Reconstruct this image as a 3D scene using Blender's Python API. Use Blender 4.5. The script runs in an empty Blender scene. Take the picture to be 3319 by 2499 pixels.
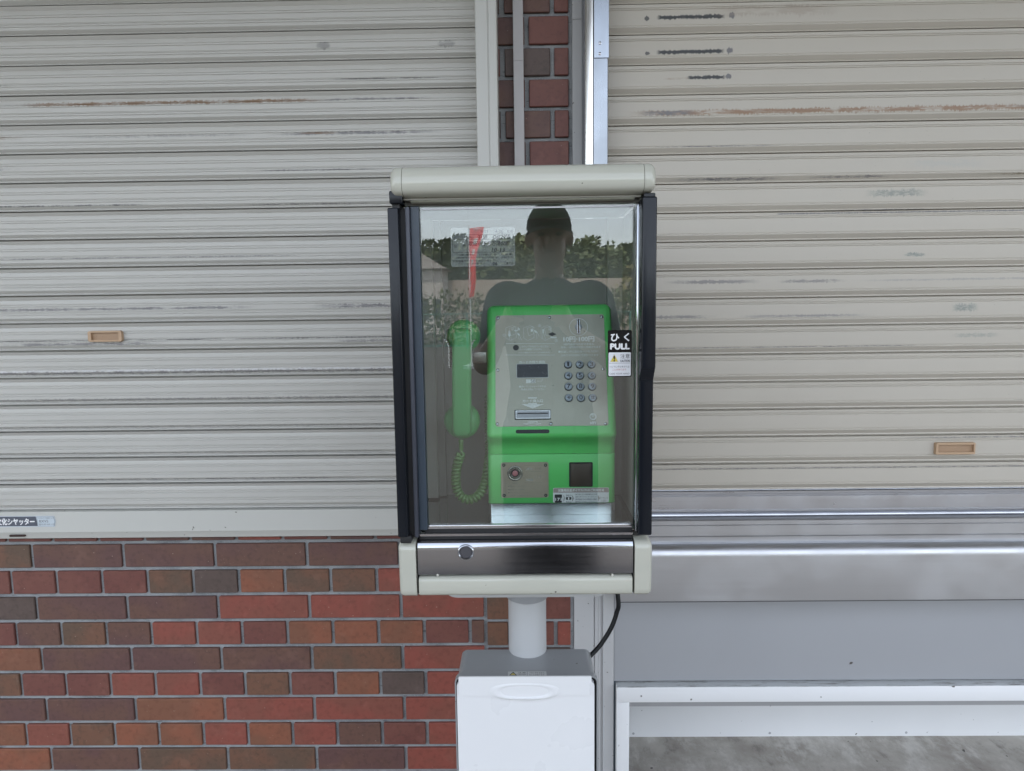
import bpy, bmesh, math, random
from mathutils import Matrix, Vector, noise as mnoise

# ------------------------------------------------------------------ camera
SC = bpy.context.scene
COL = SC.collection
rad = math.radians
F_PX, IMG_W, IMG_H = 2150.146, 3319.0, 2499.0
YAW, PITCH, ROLL = 0.0151217, 0.1091867, -0.0132321
CAM = Vector((0.0, -1.6358, 1.30))
_fw = Vector((-math.sin(YAW) * math.cos(PITCH), math.cos(YAW) * math.cos(PITCH), -math.sin(PITCH)))
_r0 = Vector((math.cos(YAW), math.sin(YAW), 0.0))
_u0 = _r0.cross(_fw)
_rt = _r0 * math.cos(ROLL) + _u0 * math.sin(ROLL)
_up = _u0 * math.cos(ROLL) - _r0 * math.sin(ROLL)
cam_data = bpy.data.cameras.new("camera")
cam = bpy.data.objects.new("camera", cam_data)
COL.objects.link(cam)
cam.matrix_world = Matrix(((_rt.x, _up.x, -_fw.x, CAM.x), (_rt.y, _up.y, -_fw.y, CAM.y), (_rt.z, _up.z, -_fw.z, CAM.z), (0, 0, 0, 1)))
cam_data.sensor_width = 36.0
cam_data.lens = 36.0 * F_PX / IMG_W
cam_data.clip_start = 0.02
cam_data.clip_end = 2000.0
SC.camera = cam

# ------------------------------------------------------------------ sky, sun, exposure
SUN_EL, SUN_AZ = rad(70), rad(12)          # azimuth from +Y (behind the shop) towards +X
world = bpy.data.worlds.new("World")
SC.world = world
world.use_nodes = True
_wn = world.node_tree.nodes
_wl = world.node_tree.links
_bg = _wn["Background"]
_sky = _wn.new("ShaderNodeTexSky")
_sky.sky_type = 'NISHITA'
_sky.sun_disc = False
_sky.sun_elevation = SUN_EL
_sky.sun_rotation = SUN_AZ
_sky.air_density = 1.1
_sky.dust_density = 1.0
_sky.ozone_density = 2.5
_hs = _wn.new("ShaderNodeHueSaturation")       # thin summer haze: a paler sky
_hs.inputs["Saturation"].default_value = 0.38
_wl.new(_sky.outputs[0], _hs.inputs["Color"])
_wl.new(_hs.outputs[0], _bg.inputs[0])
_bg.inputs[1].default_value = 0.15
sun_d = bpy.data.lights.new("sun", 'SUN')
sun_d.energy = 2.0
sun_d.angle = rad(1.5)
sun_d.color = (1.0, 0.95, 0.87)
sun = bpy.data.objects.new("sun", sun_d)
COL.objects.link(sun)
_sd = Vector((math.sin(SUN_AZ) * math.cos(SUN_EL), math.cos(SUN_AZ) * math.cos(SUN_EL), math.sin(SUN_EL)))
sun.location = _sd * 60
sun.rotation_euler = _sd.to_track_quat('Z', 'Y').to_euler()
SC.view_settings.view_transform = 'Standard'
SC.view_settings.look = 'None'
SC.view_settings.exposure = 2.28
SC.view_settings.gamma = 1.0
SC.view_settings.use_curve_mapping = False
SC.cycles.use_denoising = True
SC.cycles.max_bounces = 8
SC.cycles.diffuse_bounces = 4
SC.cycles.glossy_bounces = 4
SC.cycles.transparent_max_bounces = 12
SC.cycles.caustics_reflective = False
SC.cycles.caustics_refractive = False
SC.cycles.sample_clamp_indirect = 6.0

rng = random.Random(7)


def at(px, py, Y):
    """real X, Z of a measured sight line where it meets the plane Y"""
    d = _fw + _rt * ((px - 1659.5) / F_PX) + _up * ((1249.5 - py) / F_PX)
    t = (Y - CAM.y) / d.y
    p = CAM + d * t
    return p.x, p.z


def rect(px0, px1, py0, py1, Y):
    xc, yc = (px0 + px1) / 2, (py0 + py1) / 2
    return at(px0, yc, Y)[0], at(px1, yc, Y)[0], at(xc, py1, Y)[1], at(xc, py0, Y)[1]


# ------------------------------------------------------------------ material helpers
def new_mat(name):
    m = bpy.data.materials.new(name)
    m.use_nodes = True
    nt = m.node_tree
    b = nt.nodes["Principled BSDF"]
    return m, nt, b


def N(nt, typ, **kw):
    n = nt.nodes.new(typ)
    for k, v in kw.items():
        setattr(n, k, v)
    return n


def L(nt, a, b):
    nt.links.new(a, b)


def math_n(nt, op, a, b=None, c=None):
    n = nt.nodes.new("ShaderNodeMath")
    n.operation = op
    for i, v in enumerate((a, b, c)):
        if v is None:
            continue
        if isinstance(v, (int, float)):
            n.inputs[i].default_value = v
        else:
            nt.links.new(v, n.inputs[i])
    return n.outputs[0]


def maprange(nt, v, a, b, c=0.0, d=1.0, smooth=True):
    n = nt.nodes.new("ShaderNodeMapRange")
    n.interpolation_type = 'SMOOTHSTEP' if smooth else 'LINEAR'
    nt.links.new(v, n.inputs[0])
    for i, x in enumerate((a, b, c, d)):
        n.inputs[i + 1].default_value = x
    return n.outputs[0]


def mixc(nt, fac, a, b):
    n = nt.nodes.new("ShaderNodeMix")
    n.data_type = 'RGBA'
    if isinstance(fac, (int, float)):
        n.inputs[0].default_value = fac
    else:
        nt.links.new(fac, n.inputs[0])
    for i, v in ((6, a), (7, b)):
        if isinstance(v, tuple):
            n.inputs[i].default_value = (*v[:3], 1)
        else:
            nt.links.new(v, n.inputs[i])
    return n.outputs[2]


def coords(nt, scale=(1, 1, 1), loc=(0, 0, 0), kind="Object", seed=False):
    tc = nt.nodes.new("ShaderNodeTexCoord")
    mp = nt.nodes.new("ShaderNodeMapping")
    mp.inputs["Scale"].default_value = scale
    mp.inputs["Location"].default_value = loc
    src = tc.outputs[kind]
    if seed:
        oi = nt.nodes.new("ShaderNodeObjectInfo")
        mu = nt.nodes.new("ShaderNodeVectorMath")
        mu.operation = 'SCALE'
        cm = nt.nodes.new("ShaderNodeCombineXYZ")
        for i in range(3):
            nt.links.new(oi.outputs["Random"], cm.inputs[i])
        nt.links.new(cm.outputs[0], mu.inputs[0])
        mu.inputs[3].default_value = 37.0
        ad = nt.nodes.new("ShaderNodeVectorMath")
        ad.operation = 'ADD'
        nt.links.new(src, ad.inputs[0])
        nt.links.new(mu.outputs[0], ad.inputs[1])
        src = ad.outputs[0]
    nt.links.new(src, mp.inputs[0])
    return mp.outputs[0]


def noise(nt, vec, scale, detail=4.0, rough=0.55, out="Fac"):
    n = nt.nodes.new("ShaderNodeTexNoise")
    n.inputs["Scale"].default_value = scale
    n.inputs["Detail"].default_value = detail
    n.inputs["Roughness"].default_value = rough
    nt.links.new(vec, n.inputs["Vector"])
    return n.outputs[out]


def bump(nt, b, h, strength=0.2, dist=0.002):
    n = nt.nodes.new("ShaderNodeBump")
    n.inputs["Strength"].default_value = strength
    n.inputs["Distance"].default_value = dist
    nt.links.new(h, n.inputs["Height"])
    nt.links.new(n.outputs[0], b.inputs["Normal"])


def simple(name, col, rough=0.5, metal=0.0, var=0.08, vscale=30.0, bumpv=0.0, bscale=400.0, spec=0.5, speck=0.0, speck_col=(0.08, 0.07, 0.06)):
    m, nt, b = new_mat(name)
    v = coords(nt, seed=True)
    nz = noise(nt, v, vscale, 5.0)
    lo = tuple(max(0.0, c * (1 - var)) for c in col)
    hi = tuple(min(1.0, c * (1 + var)) for c in col)
    c = mixc(nt, nz, lo, hi)
    if speck > 0:
        sp = noise(nt, v, vscale * 9, 2.0)
        c = mixc(nt, maprange(nt, sp, 0.74 - speck * 0.08, 0.78), c, speck_col)
    L(nt, c, b.inputs["Base Color"])
    b.inputs["Roughness"].default_value = rough
    b.inputs["Metallic"].default_value = metal
    b.inputs["Specular IOR Level"].default_value = spec
    rr = maprange(nt, noise(nt, v, vscale * 2.3, 4.0), 0.3, 0.7, max(0.02, rough - 0.02), min(1, rough + 0.03))
    L(nt, rr, b.inputs["Roughness"])
    if bumpv > 0:
        bump(nt, b, noise(nt, v, bscale, 2.0), bumpv, 0.001)
    return m


def brushed(name, col, rough, stretch=(3, 60, 900), bumpv=0.05, smudge=0.1, wav=0.0, aniso=0.0):
    m, nt, b = new_mat(name)
    v = coords(nt, stretch)
    w = coords(nt, (1, 1, 1))
    br = noise(nt, v, 1.0, 3.0)
    sm = noise(nt, w, 9.0, 5.0)
    c = mixc(nt, br, tuple(x * 0.93 for x in col), tuple(min(1, x * 1.05) for x in col))
    c = mixc(nt, maprange(nt, sm, 0.45, 0.8, 0, smudge), c, tuple(x * 0.6 for x in col))
    L(nt, c, b.inputs["Base Color"])
    b.inputs["Metallic"].default_value = 1.0
    rr = math_n(nt, 'ADD', maprange(nt, sm, 0.3, 0.8, rough * 0.85, rough * 1.25), maprange(nt, br, 0.3, 0.7, -0.02, 0.03))
    L(nt, rr, b.inputs["Roughness"])
    b.inputs["Anisotropic"].default_value = aniso
    h = br
    if wav > 0:
        wv = noise(nt, w, 7.0, 1.0)
        h = math_n(nt, 'ADD', math_n(nt, 'MULTIPLY', br, 0.02), math_n(nt, 'MULTIPLY', wv, wav))
    if wav > 0 or bumpv >= 0.03:
        bump(nt, b, h, bumpv, 0.001)
    return m


# ------------------------------------------------------------------ mesh helpers
class MB:
    def __init__(s):
        s.v, s.f = [], []

    def add(s, verts, faces, M=None):
        o = len(s.v)
        s.v += [tuple(M @ Vector(p)) if M is not None else tuple(p) for p in verts]
        s.f += [tuple(i + o for i in f) for f in faces]
        return s

    def bm(s, b, M=None):
        b.verts.index_update()
        s.add([v.co.copy() for v in b.verts], [[v.index for v in f.verts] for f in b.faces], M)
        b.free()
        return s

    def box(s, x0, x1, y0, y1, z0, z1, bev=0.0, seg=2, M=None):
        b = bmesh.new()
        bmesh.ops.create_cube(b, size=1.0)
        for v in b.verts:
            v.co = Vector(((x0 + x1) / 2 + v.co.x * (x1 - x0), (y0 + y1) / 2 + v.co.y * (y1 - y0), (z0 + z1) / 2 + v.co.z * (z1 - z0)))
        if bev > 0:
            bev = min(bev, 0.49 * min(abs(x1 - x0), abs(y1 - y0), abs(z1 - z0)))
            bmesh.ops.bevel(b, geom=list(b.edges), offset=bev, segments=seg, profile=0.5, affect='EDGES')
        return s.bm(b, M)

    def prism(s, prof, a, b, axis='X', M=None):
        """closed 2D profile swept from a to b; axis X: prof=(y,z); Y: prof=(x,z); Z: prof=(x,y)"""
        n = len(prof)
        mk = {'X': lambda t, p: (t, p[0], p[1]), 'Y': lambda t, p: (p[0], t, p[1]), 'Z': lambda t, p: (p[0], p[1], t)}[axis]
        vs = [mk(a, p) for p in prof] + [mk(b, p) for p in prof]
        fs = [(i, (i + 1) % n, n + (i + 1) % n, n + i) for i in range(n)]
        fs += [tuple(range(n - 1, -1, -1)), tuple(range(n, 2 * n))]
        return s.add(vs, fs, M)

    def loft_x(s, prof, nrm, x0, x1, r, seg=5, ends=(True, True)):
        """profile (y,z) swept in X with rounded ends: it shrinks along nrm by up to r"""
        secs = []
        if ends[0]:
            for k in range(seg):
                t = k / seg * math.pi / 2
                secs.append((x0 + r * (1 - math.cos(t)), r * (1 - math.sin(t))))
        secs.append((x0 + (r if ends[0] else 0), 0.0))
        secs.append((x1 - (r if ends[1] else 0), 0.0))
        if ends[1]:
            for k in range(seg - 1, -1, -1):
                t = k / seg * math.pi / 2
                secs.append((x1 - r * (1 - math.cos(t)), r * (1 - math.sin(t))))
        n = len(prof)
        vs, fs = [], []
        for x, d in secs:
            for p, q in zip(prof, nrm):
                vs.append((x, p[0] - q[0] * d, p[1] - q[1] * d))
        for k in range(len(secs) - 1):
            for i in range(n):
                j = (i + 1) % n
                fs.append((k * n + i, k * n + j, (k + 1) * n + j, (k + 1) * n + i))
        fs.append(tuple(range(n - 1, -1, -1)))
        o = (len(secs) - 1) * n
        fs.append(tuple(range(o, o + n)))
        return s.add(vs, fs)

    def tube(s, pts, r, n=8, M=None, radii=None):
        pts = [Vector(p) for p in pts]
        ref = None
        vs, fs = [], []
        for i, p in enumerate(pts):
            t = (pts[min(i + 1, len(pts) - 1)] - pts[max(i - 1, 0)]).normalized()
            if ref is None:
                ref = t.orthogonal().normalized()
            ref = (ref - t * ref.dot(t)).normalized()
            bn = t.cross(ref)
            rr = radii[i] if radii else r
            for k in range(n):
                a = 2 * math.pi * k / n
                vs.append(p + (ref * math.cos(a) + bn * math.sin(a)) * rr)
        for i in range(len(pts) - 1):
            for k in range(n):
                j = (k + 1) % n
                fs.append((i * n + k, i * n + j, (i + 1) * n + j, (i + 1) * n + k))
        fs.append(tuple(range(n - 1, -1, -1)))
        o = (len(pts) - 1) * n
        fs.append(tuple(range(o, o + n)))
        return s.add(vs, fs, M)

    def lathe(s, prof, n=32, M=None):
        """prof = (radius, height) about local Z"""
        vs, fs = [], []
        for r, h in prof:
            for k in range(n):
                a = 2 * math.pi * k / n
                vs.append((r * math.cos(a), r * math.sin(a), h))
        for i in range(len(prof) - 1):
            for k in range(n):
                j = (k + 1) % n
                fs.append((i * n + k, i * n + j, (i + 1) * n + j, (i + 1) * n + k))
        if prof[0][0] > 1e-6:
            fs.append(tuple(range(n - 1, -1, -1)))
        if prof[-1][0] > 1e-6:
            o = (len(prof) - 1) * n
            fs.append(tuple(range(o, o + n)))
        return s.add(vs, fs, M)

    def mesh(s, name, base=(0, 0, 0), smooth=35, ms=()):
        me = bpy.data.meshes.new(name)
        b = Vector(base)
        me.from_pydata([tuple(Vector(p) - b) for p in s.v], [], s.f)
        me.validate()
        bmx = bmesh.new()
        bmx.from_mesh(me)
        bmesh.ops.remove_doubles(bmx, verts=bmx.verts, dist=1e-6)
        bmesh.ops.recalc_face_normals(bmx, faces=bmx.faces)
        bmx.to_mesh(me)
        bmx.free()
        for m in ms:
            me.materials.append(m)
        if smooth:
            me.shade_smooth()
            me.set_sharp_from_angle(angle=rad(smooth))
        return me

    def build(s, name, mat, parent=None, base=None, smooth=35):
        if base is None:
            base = world_base(parent) if parent else (0, 0, 0)
        me = s.mesh(name, base, smooth, [mat])
        o = bpy.data.objects.new(name, me)
        COL.objects.link(o)
        if parent:
            o.parent = parent
            pb = world_base(parent)
            o.location = Vector(base) - pb
        else:
            o.location = base
        return o


def world_base(o):
    v = Vector((0, 0, 0))
    while o is not None:
        v += o.location
        o = o.parent
    return v


def thing(name, label, cat, loc=(0, 0, 0), group=None):
    o = bpy.data.objects.new(name, None)
    COL.objects.link(o)
    o.location = loc
    o.empty_display_size = 0.05
    return tag(o, label, cat, group)


def tag(o, label=None, cat=None, group=None, kind=None):
    if label:
        o["label"] = label
    if cat:
        o["category"] = cat
    if group:
        o["group"] = group
    if kind:
        o["kind"] = kind
    return o


def rrect(x0, x1, y0, y1, r, n=5):
    pts = []
    for cx, cy, a0 in ((x1 - r, y1 - r, 0), (x0 + r, y1 - r, 90), (x0 + r, y0 + r, 180), (x1 - r, y0 + r, 270)):
        for k in range(n + 1):
            a = rad(a0 + 90 * k / n)
            pts.append((cx + r * math.cos(a), cy + r * math.sin(a)))
    return pts


def VF(Y):
    """frame of an upright plane facing the street: local x=X, y=Z, z=out"""
    return Matrix(((1, 0, 0, 0), (0, 0, -1, Y), (0, 1, 0, 0), (0, 0, 0, 1)))


def text_mesh(body):
    cu = bpy.data.curves.new("lettering", 'FONT')
    cu.body = body
    cu.size = 1.0
    cu.resolution_u = 3
    ob = bpy.data.objects.new("lettering_tmp", cu)
    COL.objects.link(ob)
    dg = bpy.context.evaluated_depsgraph_get()
    me = bpy.data.meshes.new_from_object(ob.evaluated_get(dg))
    bpy.data.objects.remove(ob)
    bpy.data.curves.remove(cu)
    return me


def txt(parent, body, x0, x1, y0, y1, M, mat, out=0.0004, name="lettering", bold=0.0, shear=0.0):
    """flat print, fitted into a box of the plane M"""
    me = text_mesh(body)
    vs = [v.co.copy() for v in me.vertices]
    fs = [tuple(p.vertices) for p in me.polygons]
    bpy.data.meshes.remove(me)
    if not vs:
        return None
    ax, bx = min(v.x for v in vs), max(v.x for v in vs)
    ay, by = min(v.y for v in vs), max(v.y for v in vs)
    sx, sy = (x1 - x0) / max(bx - ax, 1e-6), (y1 - y0) / max(by - ay, 1e-6)
    mb = MB()
    offs = [(0, 0)] if bold == 0 else [(-bold, 0), (bold, 0), (0, bold), (0, -bold)]
    for i, (ox, oy) in enumerate(offs):
        mb.add([(x0 + (v.x - ax) * sx + ox + shear * (v.y - ay) * sy, y0 + (v.y - ay) * sy + oy, out + i * 0.00004) for v in vs], fs, M)
    return mb.build(name, mat, parent, smooth=0)


# ------------------------------------------------------------------ materials
def brick_mat(name, c1, c2):
    m, nt, b = new_mat(name)
    v = coords(nt, seed=True)
    n1 = noise(nt, v, 9.0, 2.0)
    n2 = noise(nt, v, 90.0, 6.0)
    c = mixc(nt, maprange(nt, n1, 0.38, 0.62), c1, c2)
    c = mixc(nt, maprange(nt, n2, 0.45, 0.75, 0, 0.5), c, tuple(x * 0.55 for x in c1))
    n4 = noise(nt, v, 28.0, 4.0)
    c = mixc(nt, maprange(nt, n4, 0.55, 0.75, 0, 0.4), c, tuple(min(1, x * 1.35 + 0.012) for x in c2))
    sp = noise(nt, v, 260.0, 1.0)
    c = mixc(nt, maprange(nt, sp, 0.79, 0.81), c, (0.42, 0.33, 0.27))
    L(nt, c, b.inputs["Base Color"])
    b.inputs["Roughness"].default_value = 0.55
    h = math_n(nt, 'ADD', math_n(nt, 'MULTIPLY', n2, 0.7), noise(nt, v, 600.0, 2.0))
    bump(nt, b, h, 0.22, 0.0012)
    return m


BR = {
    'P': brick_mat("brick_plum", (0.108, 0.052, 0.046), (0.122, 0.060, 0.043)),
    'R': brick_mat("brick_red", (0.230, 0.060, 0.042), (0.195, 0.062, 0.042)),
    'O': brick_mat("brick_orange", (0.225, 0.078, 0.042), (0.180, 0.074, 0.042)),
    'B': brick_mat("brick_brown", (0.105, 0.064, 0.042), (0.150, 0.070, 0.042)),
    'D': brick_mat("brick_dark_red", (0.140, 0.047, 0.037), (0.158, 0.057, 0.042)),
    'K': brick_mat("brick_charcoal", (0.085, 0.058, 0.048), (0.100, 0.067, 0.057)),
}


def mortar_mat():
    m, nt, b = new_mat("mortar")
    v = coords(nt)
    n1 = noise(nt, v, 14.0, 5.0)
    n2 = noise(nt, v, 420.0, 3.0)
    c = mixc(nt, maprange(nt, n1, 0.35, 0.7), (0.285, 0.295, 0.300), (0.185, 0.192, 0.198))
    c = mixc(nt, maprange(nt, n2, 0.55, 0.75), c, (0.35, 0.365, 0.38))
    dk = noise(nt, coords(nt, (1, 1, 6)), 35.0, 4.0)
    c = mixc(nt, maprange(nt, dk, 0.60, 0.72, 0, 0.6), c, (0.06, 0.065, 0.07))
    L(nt, c, b.inputs["Base Color"])
    b.inputs["Roughness"].default_value = 0.9
    bump(nt, b, n2, 0.6, 0.0015)
    return m


MORTAR = mortar_mat()


def slat_mat(name, base, stains=(), rough=0.42, dirt=(0.30, 0.29, 0.27), seedy=True):
    """painted steel slat; stains = (x0,x1,z0,half height,colour,amount,grain)"""
    m, nt, b = new_mat(name)
    tc = nt.nodes.new("ShaderNodeTexCoord")
    sep = nt.nodes.new("ShaderNodeSeparateXYZ")
    L(nt, tc.outputs["Object"], sep.inputs[0])
    x, z = sep.outputs[0], sep.outputs[2]
    sv = coords(nt, (1, 1, 1), seed=seedy)
    n1 = noise(nt, sv, 3.5, 4.0)
    c = mixc(nt, n1, tuple(v * 0.94 for v in base), tuple(min(1, v * 1.05) for v in base))
    lv = coords(nt, (2.5, 1, 160), seed=seedy)
    n2 = noise(nt, lv, 2.0, 5.0, 0.65)
    c = mixc(nt, maprange(nt, n2, 0.60, 0.90, 0, 0.10), c, dirt)
    spk = noise(nt, coords(nt, (1, 1, 2.2), seed=seedy), 210.0, 2.0)
    c = mixc(nt, maprange(nt, spk, 0.735, 0.79, 0, 0.75), c, (0.13, 0.12, 0.11))
    for i, (x0, x1, z0, hw, col, amt, grain) in enumerate(stains):
        gv = coords(nt, (grain, 1, grain * 5), (3.1 * i, 0, 1.7 * i))
        g = noise(nt, gv, 6.0, 6.0, 0.7)
        wob = noise(nt, coords(nt, (10, 1, 0), (i, 0, 0)), 3.0, 3.0)
        rag = noise(nt, coords(nt, (160, 0, 25), (i * 2.3, 0, 0)), 1.0, 4.0, 0.7)
        zz = math_n(nt, 'ADD', math_n(nt, 'SUBTRACT', z, z0), math_n(nt, 'MULTIPLY', math_n(nt, 'SUBTRACT', wob, 0.5), hw * 0.7))
        zr = math_n(nt, 'DIVIDE', math_n(nt, 'ABSOLUTE', zz), math_n(nt, 'MULTIPLY', maprange(nt, rag, 0.25, 0.75, 0.35, 1.5), hw))
        if x1 - x0 < 0.06:      # a small chip: ragged oval
            xx = math_n(nt, 'DIVIDE', math_n(nt, 'SUBTRACT', x, (x0 + x1) / 2), (x1 - x0) / 2)
            d2 = math_n(nt, 'ADD', math_n(nt, 'MULTIPLY', xx, xx), math_n(nt, 'MULTIPLY', zr, zr))
            band = maprange(nt, d2, 0.9, 0.35)
            xr = 1.0
        else:
            band = maprange(nt, zr, 1.0, 0.45)
            fade = 0.012 if grain == 9 else min(0.12, (x1 - x0) * 0.3)
            xr = math_n(nt, 'MULTIPLY', maprange(nt, x, x0, x0 + fade), maprange(nt, x, x1, x1 - fade))
        mk = math_n(nt, 'MULTIPLY', math_n(nt, 'MULTIPLY', band, xr), maprange(nt, g, *((0.24, 0.42) if grain == 9 else (0.32, 0.56)), 0, amt))
        c = mixc(nt, mk, c, col)
    L(nt, c, b.inputs["Base Color"])
    L(nt, maprange(nt, n1, 0.3, 0.8, rough - 0.04, rough + 0.08), b.inputs["Roughness"])
    fine = noise(nt, coords(nt, (1, 1, 1)), 320.0, 2.0)
    bump(nt, b, fine, 0.02, 0.001)
    return m


def glass_mat(name, tint=(0.93, 0.96, 0.95), f0=0.068):
    m = bpy.data.materials.new(name)
    m.use_nodes = True
    nt = m.node_tree
    nt.nodes.remove(nt.nodes["Principled BSDF"])
    out = nt.nodes["Material Output"]
    tr = N(nt, "ShaderNodeBsdfTransparent")
    tr.inputs[0].default_value = (*tint, 1)
    gl = N(nt, "ShaderNodeBsdfGlossy")
    gl.inputs["Roughness"].default_value = 0.0
    gl.inputs[0].default_value = (1, 1, 1, 1)
    lw = N(nt, "ShaderNodeLayerWeight")
    lw.inputs[0].default_value = 0.5
    f = math_n(nt, 'ADD', math_n(nt, 'MULTIPLY', math_n(nt, 'POWER', lw.outputs["Facing"], 5.0), 1 - f0), f0)
    bp = N(nt, "ShaderNodeBump")
    bp.inputs["Strength"].default_value = 0.02
    bp.inputs["Distance"].default_value = 0.001
    L(nt, noise(nt, coords(nt), 11.0, 1.0), bp.inputs["Height"])
    L(nt, bp.outputs[0], gl.inputs["Normal"])
    mx = N(nt, "ShaderNodeMixShader")
    L(nt, f, mx.inputs[0])
    L(nt, tr.outputs[0], mx.inputs[1])
    L(nt, gl.outputs[0], mx.inputs[2])
    # faint dust film and a few hairline scratches
    df = N(nt, "ShaderNodeBsdfDiffuse")
    df.inputs[0].default_value = (0.55, 0.54, 0.50, 1)
    sc = noise(nt, coords(nt, (60, 1, 2.5)), 2.0, 3.0)
    d = math_n(nt, 'ADD', maprange(nt, sc, 0.66, 0.82, 0.0, 0.03), maprange(nt, noise(nt, coords(nt), 5.0, 6.0), 0.4, 0.8, 0.0, 0.006))
    mx2 = N(nt, "ShaderNodeMixShader")
    L(nt, d, mx2.inputs[0])
    L(nt, mx.outputs[0], mx2.inputs[1])
    L(nt, df.outputs[0], mx2.inputs[2])
    L(nt, mx2.outputs[0], out.inputs[0])
    return m


def film_mat(name, col, alpha):
    m, nt, b = new_mat(name)
    b.inputs["Base Color"].default_value = (*col, 1)
    b.inputs["Alpha"].default_value = alpha
    b.inputs["Roughness"].default_value = 0.5
    n = noise(nt, coords(nt), 70.0, 4.0)
    L(nt, maprange(nt, n, 0.3, 0.7, alpha * 0.88, min(1, alpha * 1.08)), b.inputs["Alpha"])
    return m


def ink(name, col, alpha=1.0, wear=0.0, rough=0.5):
    m, nt, b = new_mat(name)
    n = noise(nt, coords(nt), 260.0, 4.0)
    L(nt, mixc(nt, n, tuple(c * 0.9 for c in col), tuple(min(1, c * 1.1 + 0.002) for c in col)), b.inputs["Base Color"])
    b.inputs["Roughness"].default_value = rough
    if wear > 0:
        w = noise(nt, coords(nt), 120.0, 5.0, 0.7)
        L(nt, maprange(nt, w, 0.5 - 0.25 * (1 - wear), 0.62, alpha, alpha * (1 - wear)), b.inputs["Alpha"])
    elif alpha < 1:
        b.inputs["Alpha"].default_value = alpha
    return m


ALU = brushed("satin_aluminium", (0.56, 0.55, 0.55), 0.42, (90, 90, 2), 0.04, 0.18)
ALU_PAINT = simple("painted_aluminium", (0.46, 0.46, 0.46), 0.5, 0.0, 0.05, 12.0, 0.05, 500, speck=0.3)
STEEL_V = brushed("vertical_brushed_steel", (0.27, 0.29, 0.32), 0.30, (400, 400, 3), 0.05, 0.10)
STEEL_H = brushed("long_brushed_steel", (0.52, 0.525, 0.54), 0.40, (2.0, 60, 700), 0.0, 0.0, 0.0)
STEEL_MIRROR = brushed("polished_steel", (0.43, 0.445, 0.475), 0.055, (2.0, 60, 500), 0.06, 0.10, 0.5)
STEEL_APRON = brushed("apron_steel", (0.40, 0.415, 0.445), 0.14, (2.0, 60, 500), 0.05, 0.05, 0.35)
STEEL_DULL = brushed("dull_steel", (0.52, 0.52, 0.54), 0.24, (2.5, 80, 700), 0.008, 0.12)
CREAM = simple("cream_enamel", (0.46, 0.46, 0.395), 0.09, 0, 0.03, 8.0, 0.0, 300, speck=0.25)
NAVY = simple("navy_black_powder_coat", (0.006, 0.008, 0.012), 0.22, 0, 0.10, 40.0, 0.04, 900, spec=0.28)
NAVY2 = simple("navy_door_edge", (0.030, 0.046, 0.066), 0.35, 0, 0.10, 30.0)
BLACK = simple("black_rubber", (0.012, 0.012, 0.013), 0.6, 0, 0.1)
GLASS = glass_mat("door_glass")
WHITE = simple("white_enamel", (0.71, 0.715, 0.72), 0.28, 0, 0.006, 4.0)
GREYBOX = simple("grey_box_paint", (0.25, 0.258, 0.262), 0.33, 0, 0.05, 14.0, speck=0.2)
LGREY = simple("light_grey_paint", (0.44, 0.45, 0.455), 0.42, 0, 0.03, 10.0)
PANEL = simple("grey_counter_panel", (0.39, 0.40, 0.42), 0.40, 0.3, 0.03, 3.0, speck=0.02)
WHITE2 = simple("white_frame_paint", (0.77, 0.775, 0.78), 0.45, 0, 0.03, 6.0, speck=0.35)


def dirty_top():
    m, nt, b = new_mat("dirty_white_frame_top")
    v = coords(nt)
    n1 = noise(nt, coords(nt, (1, 6, 1)), 16.0, 7.0, 0.7)
    c = mixc(nt, maprange(nt, n1, 0.48, 0.72, 0, 0.85), (0.58, 0.60, 0.60), (0.16, 0.14, 0.12))
    L(nt, c, b.inputs["Base Color"])
    b.inputs["Roughness"].default_value = 0.7
    return m


def green_mat():
    m, nt, b = new_mat("green_phone_plastic")
    v = coords(nt)
    n1 = noise(nt, v, 14.0, 5.0)
    n2 = noise(nt, v, 420.0, 3.0)
    c = mixc(nt, n1, (0.098, 0.500, 0.125), (0.112, 0.545, 0.140))
    c = mixc(nt, maprange(nt, n1, 0.58, 0.78, 0, 0.35), c, (0.16, 0.42, 0.09))
    c = mixc(nt, maprange(nt, n2, 0.72, 0.78, 0, 0.6), c, (0.02, 0.07, 0.02))
    L(nt, c, b.inputs["Base Color"])
    b.inputs["Roughness"].default_value = 0.34
    bump(nt, b, n2, 0.05, 0.0006)
    return m


GREEN = green_mat()
GREEN_H = simple("green_handset_plastic", (0.050, 0.270, 0.080), 0.38, 0, 0.10, 25.0, speck=0.3, speck_col=(0.03, 0.08, 0.03))
GREEN_C = simple("green_cord_rubber", (0.068, 0.165, 0.042), 0.33, 0, 0.10, 20.0)
FACE = simple("steel_faceplate", (0.345, 0.330, 0.280), 0.42, 0.35, 0.10, 22.0, 0.04, 700, speck=0.3)
KEYM = simple("key_metal", (0.29, 0.32, 0.37), 0.40, 0.15, 0.05, 60.0)
KEYD = simple("key_surround", (0.018, 0.018, 0.02), 0.5)
INK_W = ink("worn_white_print", (0.78, 0.79, 0.78), 0.95, 0.25)
INK_W2 = ink("white_print", (0.80, 0.80, 0.80))
INK_K = ink("black_print", (0.015, 0.015, 0.017))
INK_G = ink("grey_print", (0.10, 0.10, 0.11))
INK_R = ink("red_print", (0.38, 0.07, 0.05))
INK_H = ink("handwritten_ink", (0.02, 0.02, 0.03), 0.95, 0.25)
INK_F = ink("faded_ink", (0.10, 0.10, 0.14), 0.75, 0.4)
TAN = simple("tan_handle_plastic", (0.46, 0.315, 0.20), 0.5, 0, 0.08, 30.0, speck=0.4)
TAN_D = simple("tan_handle_recess", (0.36, 0.24, 0.15), 0.55, 0, 0.10, 30.0, speck=0.5)
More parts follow.
